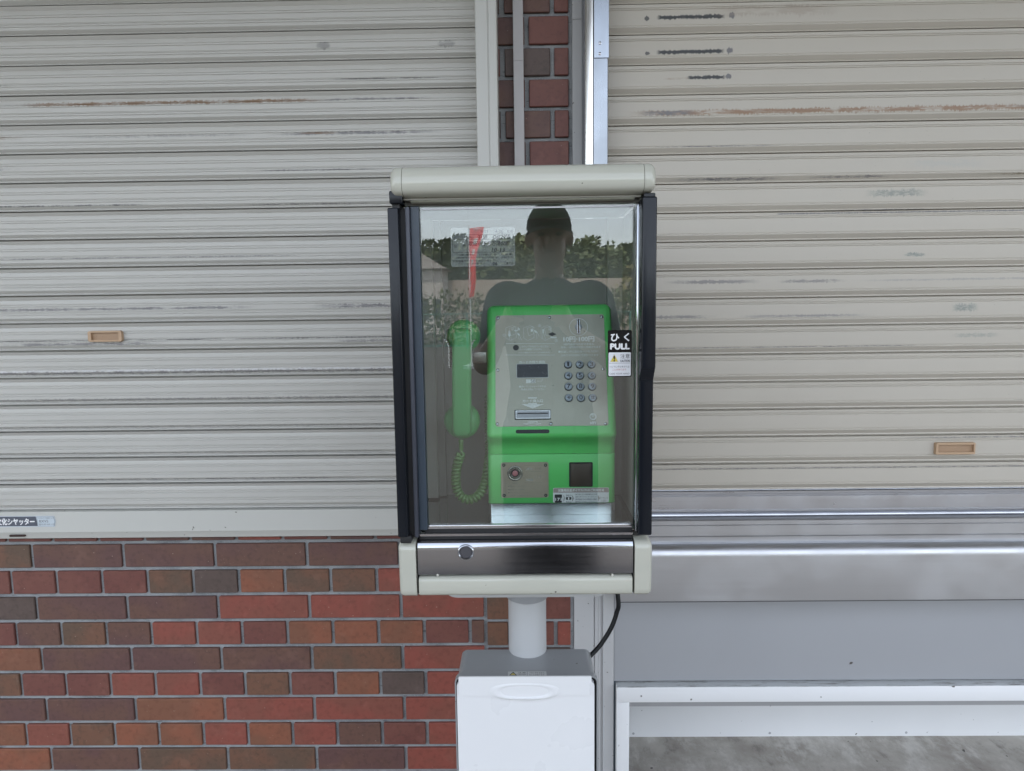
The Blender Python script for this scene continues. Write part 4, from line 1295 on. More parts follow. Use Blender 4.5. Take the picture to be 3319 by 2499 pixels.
eb = MB().lathe([(0.0136, 0.0010), (0.0134, 0.0022), (0.0120, 0.0030), (0.0104, 0.0022), (0.0098, 0.0030), (0.0088, 0.0036), (0.0068, 0.0012), (0.0058, 0.0010), (0.0, 0.0010)], 36, T).build("emergency_button", simple("button_ring_metal", (0.27, 0.25, 0.22), 0.28, 0.6), PH, smooth=50)
MB().lathe([(0.0052, 0.0008), (0.0050, 0.0022), (0.0040, 0.0028), (0.0, 0.0029)], 24, T).build("button_cap", simple("faded_red_cap", (0.42, 0.17, 0.18), 0.4, 0, 0.25, 120), eb, smooth=50)
MB().lathe([(0.0139, 0.0008), (0.0139, 0.0014), (0.0130, 0.0014)], 36, T).build("button_gasket", BLACK, eb)
INK_P = ink("pale_worn_print", (0.55, 0.52, 0.47), 0.5, 0.6)
for body, c in (("SOS", (440, 526, 966, 1000)), ("■硬貨もカードもいらない", (380, 625, 1020, 1044)), ("■◎ボタンを押し", (380, 625, 1066, 1092)), ("■ダイヤルしてください", (380, 690, 1108, 1134)), ("いたずらは禁止です", (385, 705, 1152, 1176)), ("110", (770, 850, 765, 800)), ("119", (765, 850, 880, 920))):
    txt(SP, body, *lr(*c), VL, INK_P, 0.0015)
for cy, cx0, cx1 in ((733, 615, 875), (822, 620, 872), (977, 615, 880)):
    X0, X1, Z0, _ = lr(cx0, cx1, cy, cy)
    hline(SP, X0, X1, Z0, 0.0004, VL, INK_P, 0.0015)
for c in ((628, 735, 780, 798), (650, 705, 765, 782), (630, 735, 925, 960)):
    X0, X1, Z0, Z1 = lr(*c)
    MB().add([(X0, Z0, 0.0015), (X1, Z0, 0.0015), (X1, Z1, 0.0015), (X0, Z1, 0.0015)], [(0, 1, 2, 3)], VL).build("printed_mark", INK_P, SP, smooth=0)
a0, a1, b0, b1 = lr(1247, 1582, 692, 1040)
cr = MB().prism(rrect(a0, a1, b0, b1, 0.0022, 4), YL - 0.0010, YL + 0.0005, 'Y').build("coin_return", BLACK, PH, smooth=0)
a0, a1, b0, b1 = lr(1268, 1562, 708, 1030)
MB().box(a0, a1, YL - 0.0028, YL - 0.0008, b0, b1, 0.0008, 2).build("return_flap", simple("brown_flap", (0.052, 0.036, 0.027), 0.45, 0, 0.2, 40, speck=0.5, speck_col=(0.16, 0.13, 0.11)), cr)
# disaster message dial notice
a0, a1, b0, b1 = lr(1020, 1812, 1055, 1280)
b0 = max(b0, 0.9578)
NT = MB().prism(rrect(a0, a1, b0 - 0.000, b1, 0.0026, 4), YL - 0.0003, YL + 0.0005, 'Y').build("dial_notice", simple("notice_white", (0.66, 0.67, 0.68), 0.45, var=0.06, vscale=60), PH, smooth=0)
NT["label"] = "torn white message dial notice stuck on the green housing"
h0, h1, hz0, hz1 = lr(1022, 1810, 1058, 1122)
MB().prism([(h0, hz0), (h1, hz0), (h1, hz1 - 0.002), (h1 - 0.002, hz1), (h0 + 0.002, hz1), (h0, hz1 - 0.002)], YL - 0.0006, YL - 0.0002, 'Y').build("notice_header", simple("notice_mauve", (0.34, 0.27, 0.26), 0.5), NT, smooth=0)
txt(NT, "災害用伝言ダイヤル171のご利用方法", *lr(1092, 1742, 1070, 1108), VL, INK_W2, 0.0008, bold=0.00012)
k0, k1, kz0, kz1 = lr(1042, 1146, 1150, 1270)
kz0 = max(kz0, 0.9580)
MB().prism(rrect(k0, k1, kz0, kz1, 0.0012, 3), YL - 0.0006, YL - 0.0002, 'Y').build("notice_block", INK_K, NT, smooth=0)
txt(NT, "171", *lr(1052, 1138, 1198, 1240), VL, INK_W2, 0.0008, bold=0.0002)
txt(NT, "録音は", *lr(1202, 1280, 1150, 1176), VL, INK_K, 0.0006)
k0, k1, kz0, kz1 = lr(1202, 1280, 1186, 1226)
MB().prism(rrect(k0, k1, kz0, kz1, 0.0014, 3), YL - 0.0006, YL - 0.0002, 'Y').build("notice_block", INK_K, NT, smooth=0)
txt(NT, "1", *lr(1232, 1248, 1192, 1220), VL, INK_W2, 0.0008, bold=0.0002)
txt(NT, "再生は", *lr(1202, 1280, 1244, 1266), VL, INK_K, 0.0006)
for i, body in enumerate(("被災地の方の電話番号(市外局", "番からダイヤルしてください)・", "携帯電話·PHS·IP電話の電話", "番号をダイヤルしてください。")):
    txt(NT, body, *lr(1336, 1640, 1138 + 34 * i, 1162 + 34 * i), VL, INK_K, 0.0006)
txt(NT, "ガイダンス", *lr(1686, 1792, 1186, 1210), VL, INK_K, 0.0006)
txt(NT, "に従い", *lr(1704, 1776, 1224, 1250), VL, INK_K, 0.0006)
for cx in (1166, 1290, 1656):
    X0, X1, Z0, Z1 = lr(cx, cx + 28, 1150, 1255)
    MB().add([(X0, Z0, 0.0006), (X1, (Z0 + Z1) / 2, 0.0006), (X0, Z1, 0.0006)], [(0, 1, 2)], VL).build("notice_arrow", INK_P, NT, smooth=0)

# cradle hooks on the phone's left side
for X, sgn in ((-0.1265, -1), (-0.0870, 1)):
    pts = [(X + sgn * 0.0095 * (1 - math.cos(rad(80 - 8 * k))), 1.2390 + 0.0165 * math.sin(rad(80 - 8 * k))) for k in range(11)] + [(X, 1.2065)]
    mb = MB()
    for a, b in zip(pts, pts[1:]):
        mb.add([(a[0] - 0.0011, -0.484, a[1]), (a[0] + 0.0011, -0.484, a[1]), (b[0] + 0.0011, -0.484, b[1]), (b[0] - 0.0011, -0.484, b[1]),
                (a[0] - 0.0011, -0.440, a[1]), (a[0] + 0.0011, -0.440, a[1]), (b[0] + 0.0011, -0.440, b[1]), (b[0] - 0.0011, -0.440, b[1])],
               [(0, 1, 2, 3), (4, 7, 6, 5), (0, 3, 7, 4), (1, 5, 6, 2), (0, 4, 5, 1), (3, 2, 6, 7)])
    mb.build("cradle_hook", STEEL_DULL, PH)
MB().box(-0.0858, -0.0630, -0.4560, -0.4400, 1.2115, 1.2315, 0.002, 2).build("cradle_bracket", simple("bracket_metal", (0.22, 0.215, 0.20), 0.35, 0.7), PH)
MB().box(-0.1260, -0.0865, -0.4470, -0.4420, 1.2080, 1.2350, 0.001, 1).build("cradle_back", simple("cradle_dark_metal", (0.12, 0.12, 0.12), 0.4, 0.6), PH)

# ================================================================== handset with coiled cord
HS = thing("telephone_handset", "green telephone handset hanging beside the payphone with its coiled cord", "handset", (-0.105, -0.48, 1.0765))
hb = MB()
secs = [(1.2745, 0.0105, 0.006), (1.2725, 0.0135, 0.009), (1.2680, 0.0158, 0.0115), (1.2550, 0.0166, 0.0125), (1.22, 0.0168, 0.0125), (1.18, 0.0166, 0.0125), (1.14, 0.0168, 0.0125), (1.11, 0.0166, 0.0130), (1.098, 0.0162, 0.0125), (1.0905, 0.0145, 0.0110), (1.0865, 0.0110, 0.008), (1.0850, 0.0060, 0.005)]
vs, fs = [], []
n = 24
for z, hw, hd_ in secs:
    xc = -0.1023 - (1.27 - z) * 0.022
    bow = 0.006 * math.sin((z - 1.085) / 0.19 * math.pi)
    for k in range(n):
        a = 2 * math.pi * k / n
        ca, sa = math.cos(a), math.sin(a)
        e = 0.45
        vs.append((xc + hw * math.copysign(abs(ca) ** e, ca), -0.4870 - bow + hd_ * math.copysign(abs(sa) ** e, sa), z))
for i in range(len(secs) - 1):
    for k in range(n):
        j = (k + 1) % n
        fs.append((i * n + k, i * n + j, (i + 1) * n + j, (i + 1) * n + k))
fs.append(tuple(range(n - 1, -1, -1)))
fs.append(tuple(range((len(secs) - 1) * n, len(secs) * n)))
hb.add(vs, fs)
hb.build("grip", GREEN_H, HS, smooth=50)
cup = lambda R_: [(0.0, 0.018), (R_ * 0.35, 0.0175), (R_ * 0.62, 0.0155), (R_ * 0.83, 0.0115), (R_ * 0.95, 0.006), (R_, 0.0), (R_, -0.009), (R_ * 0.94, -0.0135), (R_ * 0.6, -0.0145), (0.0, -0.0145)]
for nm, px, py, R_ in (("earpiece", 1501, 1090, 0.0293), ("mouthpiece", 1496, 1366, 0.0323)):
    X, Z = at(px, py, -0.475)
    MB().lathe(cup(R_), 40, Matrix.Translation((X, -0.4690, Z)) @ Rx).build(nm, GREEN_H, HS, smooth=60)
X, Z = at(1494, 1426, -0.475)
MB().lathe([(0.0046, 0.0), (0.0046, 0.004), (0.0040, 0.005)], 16, Matrix.Translation((X, -0.475, Z - 0.004))).build("cord_collar", GREEN_C, HS)
MB().tube([(X, -0.475, Z), (X, -0.475, Z - 0.018)], 0.0040, 14).build("strain_relief", GREEN_C, HS)


def cpath(pts, n):
    P = [Vector(p) for p in pts]
    P = [P[0] * 2 - P[1]] + P + [P[-1] * 2 - P[-2]]
    out = []
    for i in range(1, len(P) - 2):
        for k in range(n):
            t = k / n
            a, b, c, d = P[i - 1], P[i], P[i + 1], P[i + 2]
            out.append(0.5 * ((2 * b) + (c - a) * t + (2 * a - 5 * b + 4 * c - d) * t * t + (3 * b - a - 3 * c + d) * t ** 3))
    out.append(P[-2])
    return out


def coil(path, R_, pitch, r, n=8, per=14):
    """helix of radius R_ wound about a path"""
    L_, acc = [0.0], 0.0
    for a, b in zip(path, path[1:]):
        acc += (b - a).length
        L_.append(acc)
    turns = acc / pitch
    tot = int(turns * per)
    pts, ref, i = [], None, 0
    for k in range(tot + 1):
        s_ = acc * k / tot
        while i < len(L_) - 2 and L_[i + 1] < s_:
            i += 1
        t = (s_ - L_[i]) / max(L_[i + 1] - L_[i], 1e-9)
        c = path[i].lerp(path[i + 1], t)
        tn = (path[min(i + 2, len(path) - 1)] - path[max(i - 1, 0)]).normalized()
        if ref is None:
            ref = tn.orthogonal().normalized()
        ref = (ref - tn * ref.dot(tn)).normalized()
        bn = tn.cross(ref)
        a = 2 * math.pi * s_ / pitch
        pts.append(c + (ref * math.cos(a) + bn * math.sin(a)) * R_)
    return MB().tube(pts, r, n)


def w3(px, py, Y):
    x, z = at(px, py, Y)
    return (x, Y, z)


lead = cpath([(X, -0.475, Z - 0.016), w3(1496, 1465, -0.476), w3(1503, 1473, -0.478), w3(1498, 1480, -0.480), w3(1488, 1474, -0.478)], 6)
MB().tube(lead, 0.0027, 10).build("cord_lead", GREEN_C, HS)
path = cpath([w3(1493, 1474, -0.478), w3(1486, 1493, -0.478), w3(1479, 1520, -0.476), w3(1477, 1555, -0.473), w3(1482, 1590, -0.470), w3(1500, 1614, -0.467), w3(1526, 1619, -0.463), w3(1550, 1606, -0.455), w3(1567, 1578, -0.445), w3(1576, 1545, -0.435), w3(1580, 1515, -0.425), w3(1584, 1480, -0.410)], 10)
coil(path, 0.0055, 0.0069, 0.0036, 8, 14).build("coiled_cord", GREEN_C, HS, smooth=60)
path = cpath([w3(1584, 1482, -0.410), w3(1584, 1440, -0.40), w3(1582, 1380, -0.395), w3(1581, 1320, -0.39), w3(1583, 1280, -0.385)], 10)
coil(path, 0.0046, 0.0066, 0.0032, 7, 12).build("coiled_cord", GREEN_C, HS, smooth=60)

# ================================================================== white box on the pole
BX = thing("lidded_box", "white lidded metal box with a grey top mounted on the pole below the cabinet", "box", (0.0, -0.50, 0.10))
shell = rrect(-0.1235, 0.1255, 0.12, 0.6722, 0.012, 6)
nn = len(shell)
bdy = MB()
YF, YBK = -0.5440, -0.4530
bdy.prism(rrect(-0.1190, 0.1225, 0.12, 0.6722, 0.012, 6), -0.4530, -0.5350, 'Y')
bdy.build("housing", GREYBOX, BX, smooth=40)
# front lip of the housing, a little wider than the back
outer = rrect(-0.1228, 0.1258, 0.118, 0.6735, 0.012, 6)
inner = rrect(-0.1205, 0.1235, 0.121, 0.6712, 0.010, 6)
vs = [(p[0], -0.5349, p[1]) for p in outer] + [(p[0], -0.5480, p[1]) for p in outer] + [(p[0], -0.5480, p[1]) for p in inner] + [(p[0], -0.5349, p[1]) for p in inner]
m4 = len(outer)
fs = []
for ring in range(4):
    for i in range(m4):
        j = (i + 1) % m4
        fs.append((ring * m4 + i, ring * m4 + j, ((ring + 1) % 4) * m4 + j, ((ring + 1) % 4) * m4 + i))
MB().add(vs, fs).build("housing_rim", GREYBOX, BX, smooth=40)
MB().prism(rrect(-0.1203, 0.1233, 0.1215, 0.6710, 0.010, 6), -0.5352, -0.5400, 'Y').build("gasket", BLACK, BX)
MB().prism(rrect(-0.1192, 0.1192, 0.124, 0.6650, 0.008, 6), -0.5402, -0.5500, 'Y').build("door", WHITE, BX, smooth=40)
# lid flap with a scooped grip
a0, a1, b0, b1 = rect(1586, 1816, 2214, 2267.5, -0.5525)
lidp = []
zl = 0.6405
lidp += [(-0.1155, zl + 0.004), (-0.1135, zl + 0.0012), (-0.1095, zl)]
for k in range(13):
    t = k / 12
    lidp.append((a0 + (a1 - a0) * t, zl - 0.0085 * math.sin(math.pi * t) ** 0.7))
lidp += [(0.1080, zl), (0.1120, zl + 0.0012), (0.1140, zl + 0.004), (0.1140, 0.6745), (0.1130, 0.6757), (-0.1145, 0.6757), (-0.1155, 0.6745)]
ld = MB().prism(lidp, -0.5501, -0.5530, 'Y').build("lid_flap", WHITE, BX, smooth=30)
sc = MB()
nu, nv = 28, 8
vs, fs = [], []
cx_, cz_ = (a0 + a1) / 2, (b0 + b1) / 2
rx_, rz_ = (a1 - a0) / 2, (b1 - b0) / 2
for j in range(nv + 1):
    t = j / nv
    for i in range(nu):
        a = 2 * math.pi * i / nu
        ca, sa = math.cos(a), math.sin(a)
        ex = math.copysign(abs(ca) ** 0.8, ca)
        ez = math.copysign(abs(sa) ** 0.8, sa)
        rr = 1 - t * 0.93
        lift = 0.0046 * math.sin(min(1, t * 2.6) * math.pi) ** 2 * (1 if t < 0.385 else 0) + 0.0
        dip = 0.0 if t < 0.2 else 0.0012 * min(1, (t - 0.2) / 0.3)
        vs.append((cx_ + rx_ * rr * ex, -0.5531 - lift * (0.35 + 0.65 * max(0, -sa)) + dip * 0.4, cz_ + rz_ * rr * ez))
for j in range(nv):
    for i in range(nu):
        k = (i + 1) % nu
        fs.append((j * nu + i, j * nu + k, (j + 1) * nu + k, (j + 1) * nu + i))
fs.append(tuple(range(nv * nu, (nv + 1) * nu)))
MB().add(vs, fs).build("grip_scoop", WHITE, ld, smooth=60)
# caution strip on the top
ZT = 0.6741
MT = Matrix(((1, 0, 0, 0), (0, 1, 0, 0), (0, 0, 1, ZT), (0, 0, 0, 1)))


def on_top(px, py):
    d = _fw + _rt * ((px - 1659.5) / F_PX) + _up * ((1249.5 - py) / F_PX)
    t = (ZT - CAM.z) / d.z
    p = CAM + d * t
    return p.x, p.y


def tr_(cx0, cx1, cy0, cy1):
    w_ = 800.0 / 2212.0
    x0, x1, y0, y1 = 1500 + cx0 * w_, 1500 + cx1 * w_, 1930 + cy0 * w_, 1930 + cy1 * w_
    xc, yc = (x0 + x1) / 2, (y0 + y1) / 2
    return on_top(x0, yc)[0], on_top(x1, yc)[0], on_top(xc, y1)[1], on_top(xc, y0)[1]


a0, a1, b0, b1 = tr_(405, 750, 682, 722)
cst = MB().box(a0, a1, b0, b1, ZT - 0.0003, ZT + 0.0002).build("caution_strip", simple("strip_silver", (0.46, 0.47, 0.46), 0.4, 0.2, 0.1, 60), BX)
t0, t1, t2, t3 = tr_(414, 488, 686, 719)
MB().add([(t0, t2, 0.0004), (t1, t2, 0.0004), ((t0 + t1) / 2, t3, 0.0004)], [(0, 1, 2)], MT).build("triangle_border", INK_K, cst, smooth=0)
MB().add([(t0 + 0.0028, t2 + 0.0012, 0.0006), (t1 - 0.0028, t2 + 0.0012, 0.0006), ((t0 + t1) / 2, t3 - 0.003, 0.0006)], [(0, 1, 2)], MT).build("triangle_field", ink("dull_yellow_print", (0.50, 0.43, 0.12)), cst, smooth=0)
txt(cst, "!", *tr_(448, 454, 694, 716), MT, INK_K, 0.0008)
txt(cst, "注意", *tr_(492, 566, 688, 701), MT, INK_K, 0.0004)
txt(cst, "CAUTION", *tr_(492, 566, 705, 716), MT, INK_K, 0.0004)
txt(cst, "フタに手を挟まれ", *tr_(594, 732, 688, 702), MT, INK_K, 0.0004)
txt(cst, "ることがあります", *tr_(594, 732, 706, 720), MT, INK_K, 0.0004)
x0, x1, y0, y1 = tr_(576, 579, 684, 722)
MB().add([(x0, y0, 0.0004), (x1, y0, 0.0004), (x1, y1, 0.0004), (x0, y1, 0.0004)], [(0, 1, 2, 3)], MT).build("printed_line", INK_K, cst, smooth=0)
MB().box(-0.028, 0.036, -0.4528, -0.415, 0.56, 0.60).build("pole_clamp", GREYBOX, BX)
MB().box(-0.028, 0.036, -0.4528, -0.415, 0.20, 0.24).build("pole_clamp", GREYBOX, BX)

# ================================================================== black cable
pts = cpath([(0.170, -0.40, 0.835), w3(2004, 1945, -0.42), w3(1999, 1985, -0.42), w3(1981, 2035, -0.425), w3(1950, 2085, -0.43), w3(1922, 2117, -0.44), w3(1890, 2145, -0.455), w3(1860, 2165, -0.47)], 8)
cb = MB().tube(pts, 0.0043, 12).build("power_cable", CABLE, base=(0.15, -0.43, 0.70), smooth=60)
tag(cb, "thick black cable curving from under the phone cabinet to the white lidded box", "cable")

# ================================================================== the photographer, seen mirrored in the glass
PR = thing("person", "person in a dark cap and dark shirt taking the picture, mirrored in the glass", "person", (0.107, -2.03, 0.0))
PCX, PCY = 0.107, -2.03


def ell(mb, c, r, n=16, m=10):
    vs, fs = [], []
    for j in range(m + 1):
        t = math.pi * j / m
        for i in range(n):
            a = 2 * math.pi * i / n
            vs.append((c[0] + r[0] * math.sin(t) * math.cos(a), c[1] + r[1] * math.sin(t) * math.sin(a), c[2] + r[2] * math.cos(t)))
    for j in range(m):
        for i in range(n):
            k = (i + 1) % n
            fs.append((j * n + i, j * n + k, (j + 1) * n + k, (j + 1) * n + i))
    mb.add(vs, fs)


body = MB()


def limb(pts, rads):
    path = cpath(pts, 6)
    m = len(path)
    rr = []
    for i in range(m):
        t = i / (m - 1) * (len(rads) - 1)
        k = min(int(t), len(rads) - 2)
        rr.append(rads[k] + (rads[k + 1] - rads[k]) * (t - k))
    body.tube(path, 0, 14, radii=rr)
    ell(body, pts[0], (rads[0],) * 3, 12, 8)
    ell(body, pts[-1], (rads[-1],) * 3, 12, 8)


def torso(levels):
    n = 24
    vs, fs = [], []
    for z, rx, ry, dy in levels:
        for k in range(n):
            a = 2 * math.pi * k / n
            ca, sa = math.cos(a), math.sin(a)
            vs.append((PCX + rx * math.copysign(abs(ca) ** 0.8, ca), PCY + dy + ry * math.copysign(abs(sa) ** 0.85, sa), z))
    for j in range(len(levels) - 1):
        for i in range(n):
            k = (i + 1) % n
            fs.append((j * n + i, j * n + k, (j + 1) * n + k, (j + 1) * n + i))
    fs.append(tuple(range(n - 1, -1, -1)))
    fs.append(tuple(range((len(levels) - 1) * n, len(levels) * n)))
    body.add(vs, fs)


torso([(0.78, 0.10, 0.08, 0), (0.83, 0.165, 0.115, 0), (0.92, 0.170, 0.118, 0), (1.02, 0.152, 0.108, 0.005), (1.12, 0.160, 0.112, 0.01), (1.23, 0.178, 0.118, 0.01), (1.31, 0.185, 0.108, 0.005), (1.365, 0.165, 0.085, 0), (1.40, 0.105, 0.065, 0), (1.425, 0.060, 0.056, 0.005)])
limb([(PCX, PCY, 1.38), (PCX, PCY + 0.015, 1.43), (PCX, PCY + 0.03, 1.49)], [0.060, 0.055, 0.055])
# head with jaw, nose, brow, ears
HC = Vector((PCX, PCY + 0.055, 1.575))
ell(body, HC + Vector((0, -0.012, 0.025)), (0.076, 0.094, 0.092), 22, 14)
ell(body, HC + Vector((0, 0.020, -0.045)), (0.060, 0.068, 0.075), 20, 12)
ell(body, HC + Vector((0, 0.094, -0.012)), (0.014, 0.018, 0.026), 12, 8)
ell(body, HC + Vector((0, 0.078, 0.025)), (0.050, 0.014, 0.012), 12, 8)
ell(body, HC + Vector((0, 0.082, -0.058)), (0.026, 0.010, 0.010), 12, 8)
for s_ in (-1, 1):
    ell(body, HC + Vector((s_ * 0.080, -0.008, -0.008)), (0.011, 0.019, 0.031), 12, 8)
# legs and shoes
for s_ in (-1, 1):
    x = PCX + s_ * 0.082
    limb([(x, PCY, 0.84), (x + s_ * 0.01, PCY + 0.01, 0.48), (x + s_ * 0.015, PCY - 0.01, 0.10)], [0.108, 0.094, 0.082])
    ell(body, (x + s_ * 0.02, PCY + 0.055, 0.045), (0.047, 0.135, 0.045), 16, 10)
# arms to the two ends of the telephone
PHX0, PHX1, PHZ = -0.028, 0.130, 1.288
for s_, hx in ((-1, PHX0), (1, PHX1)):
    sh = Vector((PCX + s_ * 0.178, PCY, 1.350))
    el = Vector((PCX + s_ * 0.245, PCY + 0.09, 1.115))
    wr = Vector((hx + s_ * 0.045, -1.735, 1.235))
    pm = Vector((hx + s_ * 0.016, -1.668, 1.270))
    limb([PCX + s_ * 0.12 and Vector((PCX + s_ * 0.12, PCY, 1.355)), sh, sh.lerp(el, 0.5), el], [0.060, 0.064, 0.054, 0.045])
    limb([el, el.lerp(wr, 0.45) + Vector((0, 0, -0.004)), wr], [0.044, 0.040, 0.027])
    limb([wr, wr.lerp(pm, 0.5), pm], [0.027, 0.031, 0.030])
    # four fingers along the back of the telephone, thumb on the screen side
    for i, (zz, ln) in enumerate(((1.318, 0.062), (1.299, 0.070), (1.280, 0.066), (1.262, 0.052))):
        k0 = pm + Vector((s_ * 0.008, 0.012, zz - 1.288))
        k1 = Vector((hx + s_ * 0.010, -1.633 + 0.004, zz))
        k2 = Vector((hx - s_ * 0.012, -1.628, zz - 0.002))
        k3 = Vector((hx - s_ * 0.012 - s_ * (ln - 0.045), -1.630, zz - 0.004))
        if s_ > 0 or i > 1:
            limb([k0, k1, k2, k3], [0.0098, 0.0092, 0.0085, 0.0075])
        else:  # these two stay clear of the lens: curled at the edge
            limb([k0, k1 + Vector((s_ * 0.004, 0, 0)), k1 + Vector((s_ * 0.001, 0.004, -0.010))], [0.0098, 0.009, 0.008])
    limb([pm + Vector((-s_ * 0.004, -0.016, 0.010)), Vector((hx - s_ * 0.004, -1.670, 1.302)), Vector((hx - s_ * 0.028, -1.662, 1.300))], [0.0130, 0.0110, 0.0090])
tmp = body.mesh("body_tmp", (PCX, PCY, 0.0), 0)
to = bpy.data.objects.new("body_tmp", tmp)
COL.objects.link(to)
rm = to.modifiers.new("fuse", 'REMESH')
rm.mode = 'VOXEL'
rm.voxel_size = 0.0075
sm = to.modifiers.new("soft", 'SMOOTH')
sm.factor = 0.5
sm.iterations = 3
dg = bpy.context.evaluated_depsgraph_get()
bme = bpy.data.meshes.new_from_object(to.evaluated_get(dg))
bpy.data.objects.remove(to)
bme.name = "body"
SKIN = simple("skin", (0.40, 0.24, 0.17), 0.5, 0, 0.05, 40)
SHIRT = simple("dark_shirt", (0.030, 0.032, 0.038), 0.85, 0, 0.1, 40)
TROUS = simple("dark_trousers", (0.045, 0.045, 0.050), 0.85, 0, 0.1, 40)
SHOE = simple("black_shoes", (0.02, 0.02, 0.02), 0.6)
bme.materials.clear()
for m in (SKIN, SHIRT, TROUS, SHOE):
    bme.materials.append(m)
for p in bme.polygons:
    c = p.center
    ax = abs(c.x)
    k = 0
    if c.z < 0.085:
        k = 3
    elif c.z < 0.95:
        k = 2
    elif c.z < 1.425 and not (ax > 0.10 and c.z < 1.19 and ax > 0.19) and c.y < 0.16 and not (c.y > 0.125 and ax > 0.185):
        k = 1
    p.material_index = k
bme.shade_smooth()
bo = bpy.data.objects.new("body", bme)
COL.objects.link(bo)
bo.parent = PR
# cap: crown and bill
CAPM = simple("black_cap", (0.012, 0.013, 0.015), 0.8, 0, 0.1, 60)
cap = MB()
cz = HC.z + 0.030
vs, fs = [], []
n, m = 28, 9
for j in range(m + 1):
    t = math.pi / 2 * j / m
    for i in range(n):
        a = 2 * math.pi * i / n
        vs.append((HC.x + 0.084 * math.cos(t) ** 0.9 * math.cos(a), HC.y - 0.010 + 0.100 * math.cos(t) ** 0.9 * math.sin(a), cz + 0.100 * math.sin(t)))
for j in range(m):
    for i in range(n):
        k = (i + 1) % n
        fs.append((j * n + i, j * n + k, (j + 1) * n + k, (j + 1) * n + i))
cap.add(vs, fs)
cp = cap.build("cap", CAPM, PR, smooth=60)
bill = MB()
vs, fs = [], []
for lay in (0, 1):
    for j in range(5):
        for i in range(13):
            a = rad(25 + 130 * i / 12)
            rx, ry = 0.080 + 0.004 * j, 0.088 + 0.0165 * j
            vs.append((HC.x + rx * math.cos(a), HC.y - 0.010 + ry * math.sin(a), cz + 0.004 - 0.0035 * j - 0.020 * math.cos(a) ** 2 * j / 4 - lay * 0.003))
for lay in (0, 1):
    for j in range(4):
        for i in range(12):
            q0 = lay * 65 + j * 13 + i
            fs.append((q0, q0 + 1, q0 + 14, q0 + 13))
bill.add(vs, fs)
bill.build("cap_bill", CAPM, cp, smooth=60)
hairb = MB()
ell(hairb, HC + Vector((0, -0.030, 0.000)), (0.0805, 0.080, 0.062), 20, 12)
hairb.build("hair", simple("black_hair", (0.012, 0.011, 0.010), 0.6), PR, smooth=60)
for s_ in (-1, 1):
    e = MB()
    ell(e, HC + Vector((s_ * 0.031, 0.0765, 0.004)), (0.0125, 0.008, 0.0065), 12, 8)
    e.build("eye", simple("dark_eye", (0.03, 0.025, 0.02), 0.3), PR, smooth=60)
e = MB()
ell(e, HC + Vector((0, 0.089, -0.058)), (0.022, 0.005, 0.0025), 12, 8)
e.build("mouth", simple("mouth_line", (0.20, 0.08, 0.07), 0.5), PR, smooth=60)
# the telephone that takes the picture (just behind the lens position)
SM = thing("smartphone", "dark smartphone held sideways by the person in the cap", "smartphone", (0.051, -1.646, 1.25))
sb = MB().prism(rrect(PHX0, PHX1, 1.252, 1.326, 0.009, 6), -1.6400, -1.6490, 'Y').build("case", simple("phone_case", (0.03, 0.032, 0.036), 0.4), SM, smooth=40)
MB().prism(rrect(PHX0 + 0.003, PHX1 - 0.003, 1.255, 1.323, 0.007, 6), -1.6492, -1.6496, 'Y').build("screen", simple("phone_screen", (0.02, 0.02, 0.022), 0.1), SM)
MB().box(PHX0 + 0.010, PHX0 + 0.036, -1.6399, -1.6385, 1.262, 1.318, 0.0006, 1).build("camera_bar", simple("camera_bar_black", (0.012, 0.012, 0.013), 0.2), SM)

# ================================================================== across the square: banners, fence, wall, trees, pavilion
RED = simple("red_banner_cloth", (0.78, 0.055, 0.05), 0.75, 0, 0.08, 6)
POLEM = simple("white_banner_pole", (0.62, 0.62, 0.60), 0.5)
BANW = simple("white_banner_marks", (0.66, 0.60, 0.56), 0.8)


def banner(name, x, y, seed, label):
    r_ = random.Random(seed)
    t = thing(name, label, "banner", (x, y, 0.0), "red banners on poles across the square")
    MB().tube([(x, y, 0.10), (x, y, 3.30)], 0.013, 8).build("pole", POLEM, t)
    MB().tube([(x - 0.02, y, 3.20), (x + 0.50, y, 3.26)], 0.008, 6).build("crossbar", POLEM, t)
    MB().lathe([(0.0, 0.0), (0.20, 0.0), (0.19, 0.08), (0.06, 0.11), (0.03, 0.16), (0.0, 0.16)], 16, Matrix.Translation((x, y, 0))).build("water_base", simple("banner_base_grey", (0.25, 0.26, 0.27), 0.5), t)
    nx, nz = 9, 26
    vs, fs = [], []
    for j in range(nz + 1):
        tz = j / nz
        z = 3.19 - 1.58 * tz + 0.05
        w = 0.29 - 0.05 * tz + 0.022 * math.sin(tz * 9 + seed)
        sway = -0.13 * tz + 0.02 * math.sin(tz * 5 + seed * 2)
        for i in range(nx + 1):
            tx = i / nx
            vs.append((x + 0.015 + sway * (0.4 + tx) + w * tx, y + 0.045 * math.sin(tx * 7 + tz * 4 + seed) * (0.3 + tz), z + 0.03 * tx))
    for j in range(nz):
        for i in range(nx):
            a = j * (nx + 1) + i
            fs.append((a, a + 1, a + nx + 2, a + nx + 1))
    cl = MB().add(vs, fs).build("cloth", RED, t, smooth=60)
    mk = MB()
    for k in range(5):
        j = 4 + k * 4
        for jj in range(2):
            a = (j + jj) * (nx + 1) + 3
            ps_ = [vs[a], vs[a + 3], vs[a + nx + 1 + 3], vs[a + nx + 1]]
            mk.add([(p[0], p[1] + 0.006, p[2]) for p in ps_], [(0, 1, 2, 3)])
    mk.build("white_marks", BANW, cl, smooth=0)
    return t


for i, (x, y) in enumerate(((-1.18, -15.0), (6.6, -16.0), (11.0, -17.0), (15.5, -17.5), (-9.5, -16.5))):
    banner("banner", x, y, i * 3 + 1, "red cloth banner hanging from a thin white pole across the square")

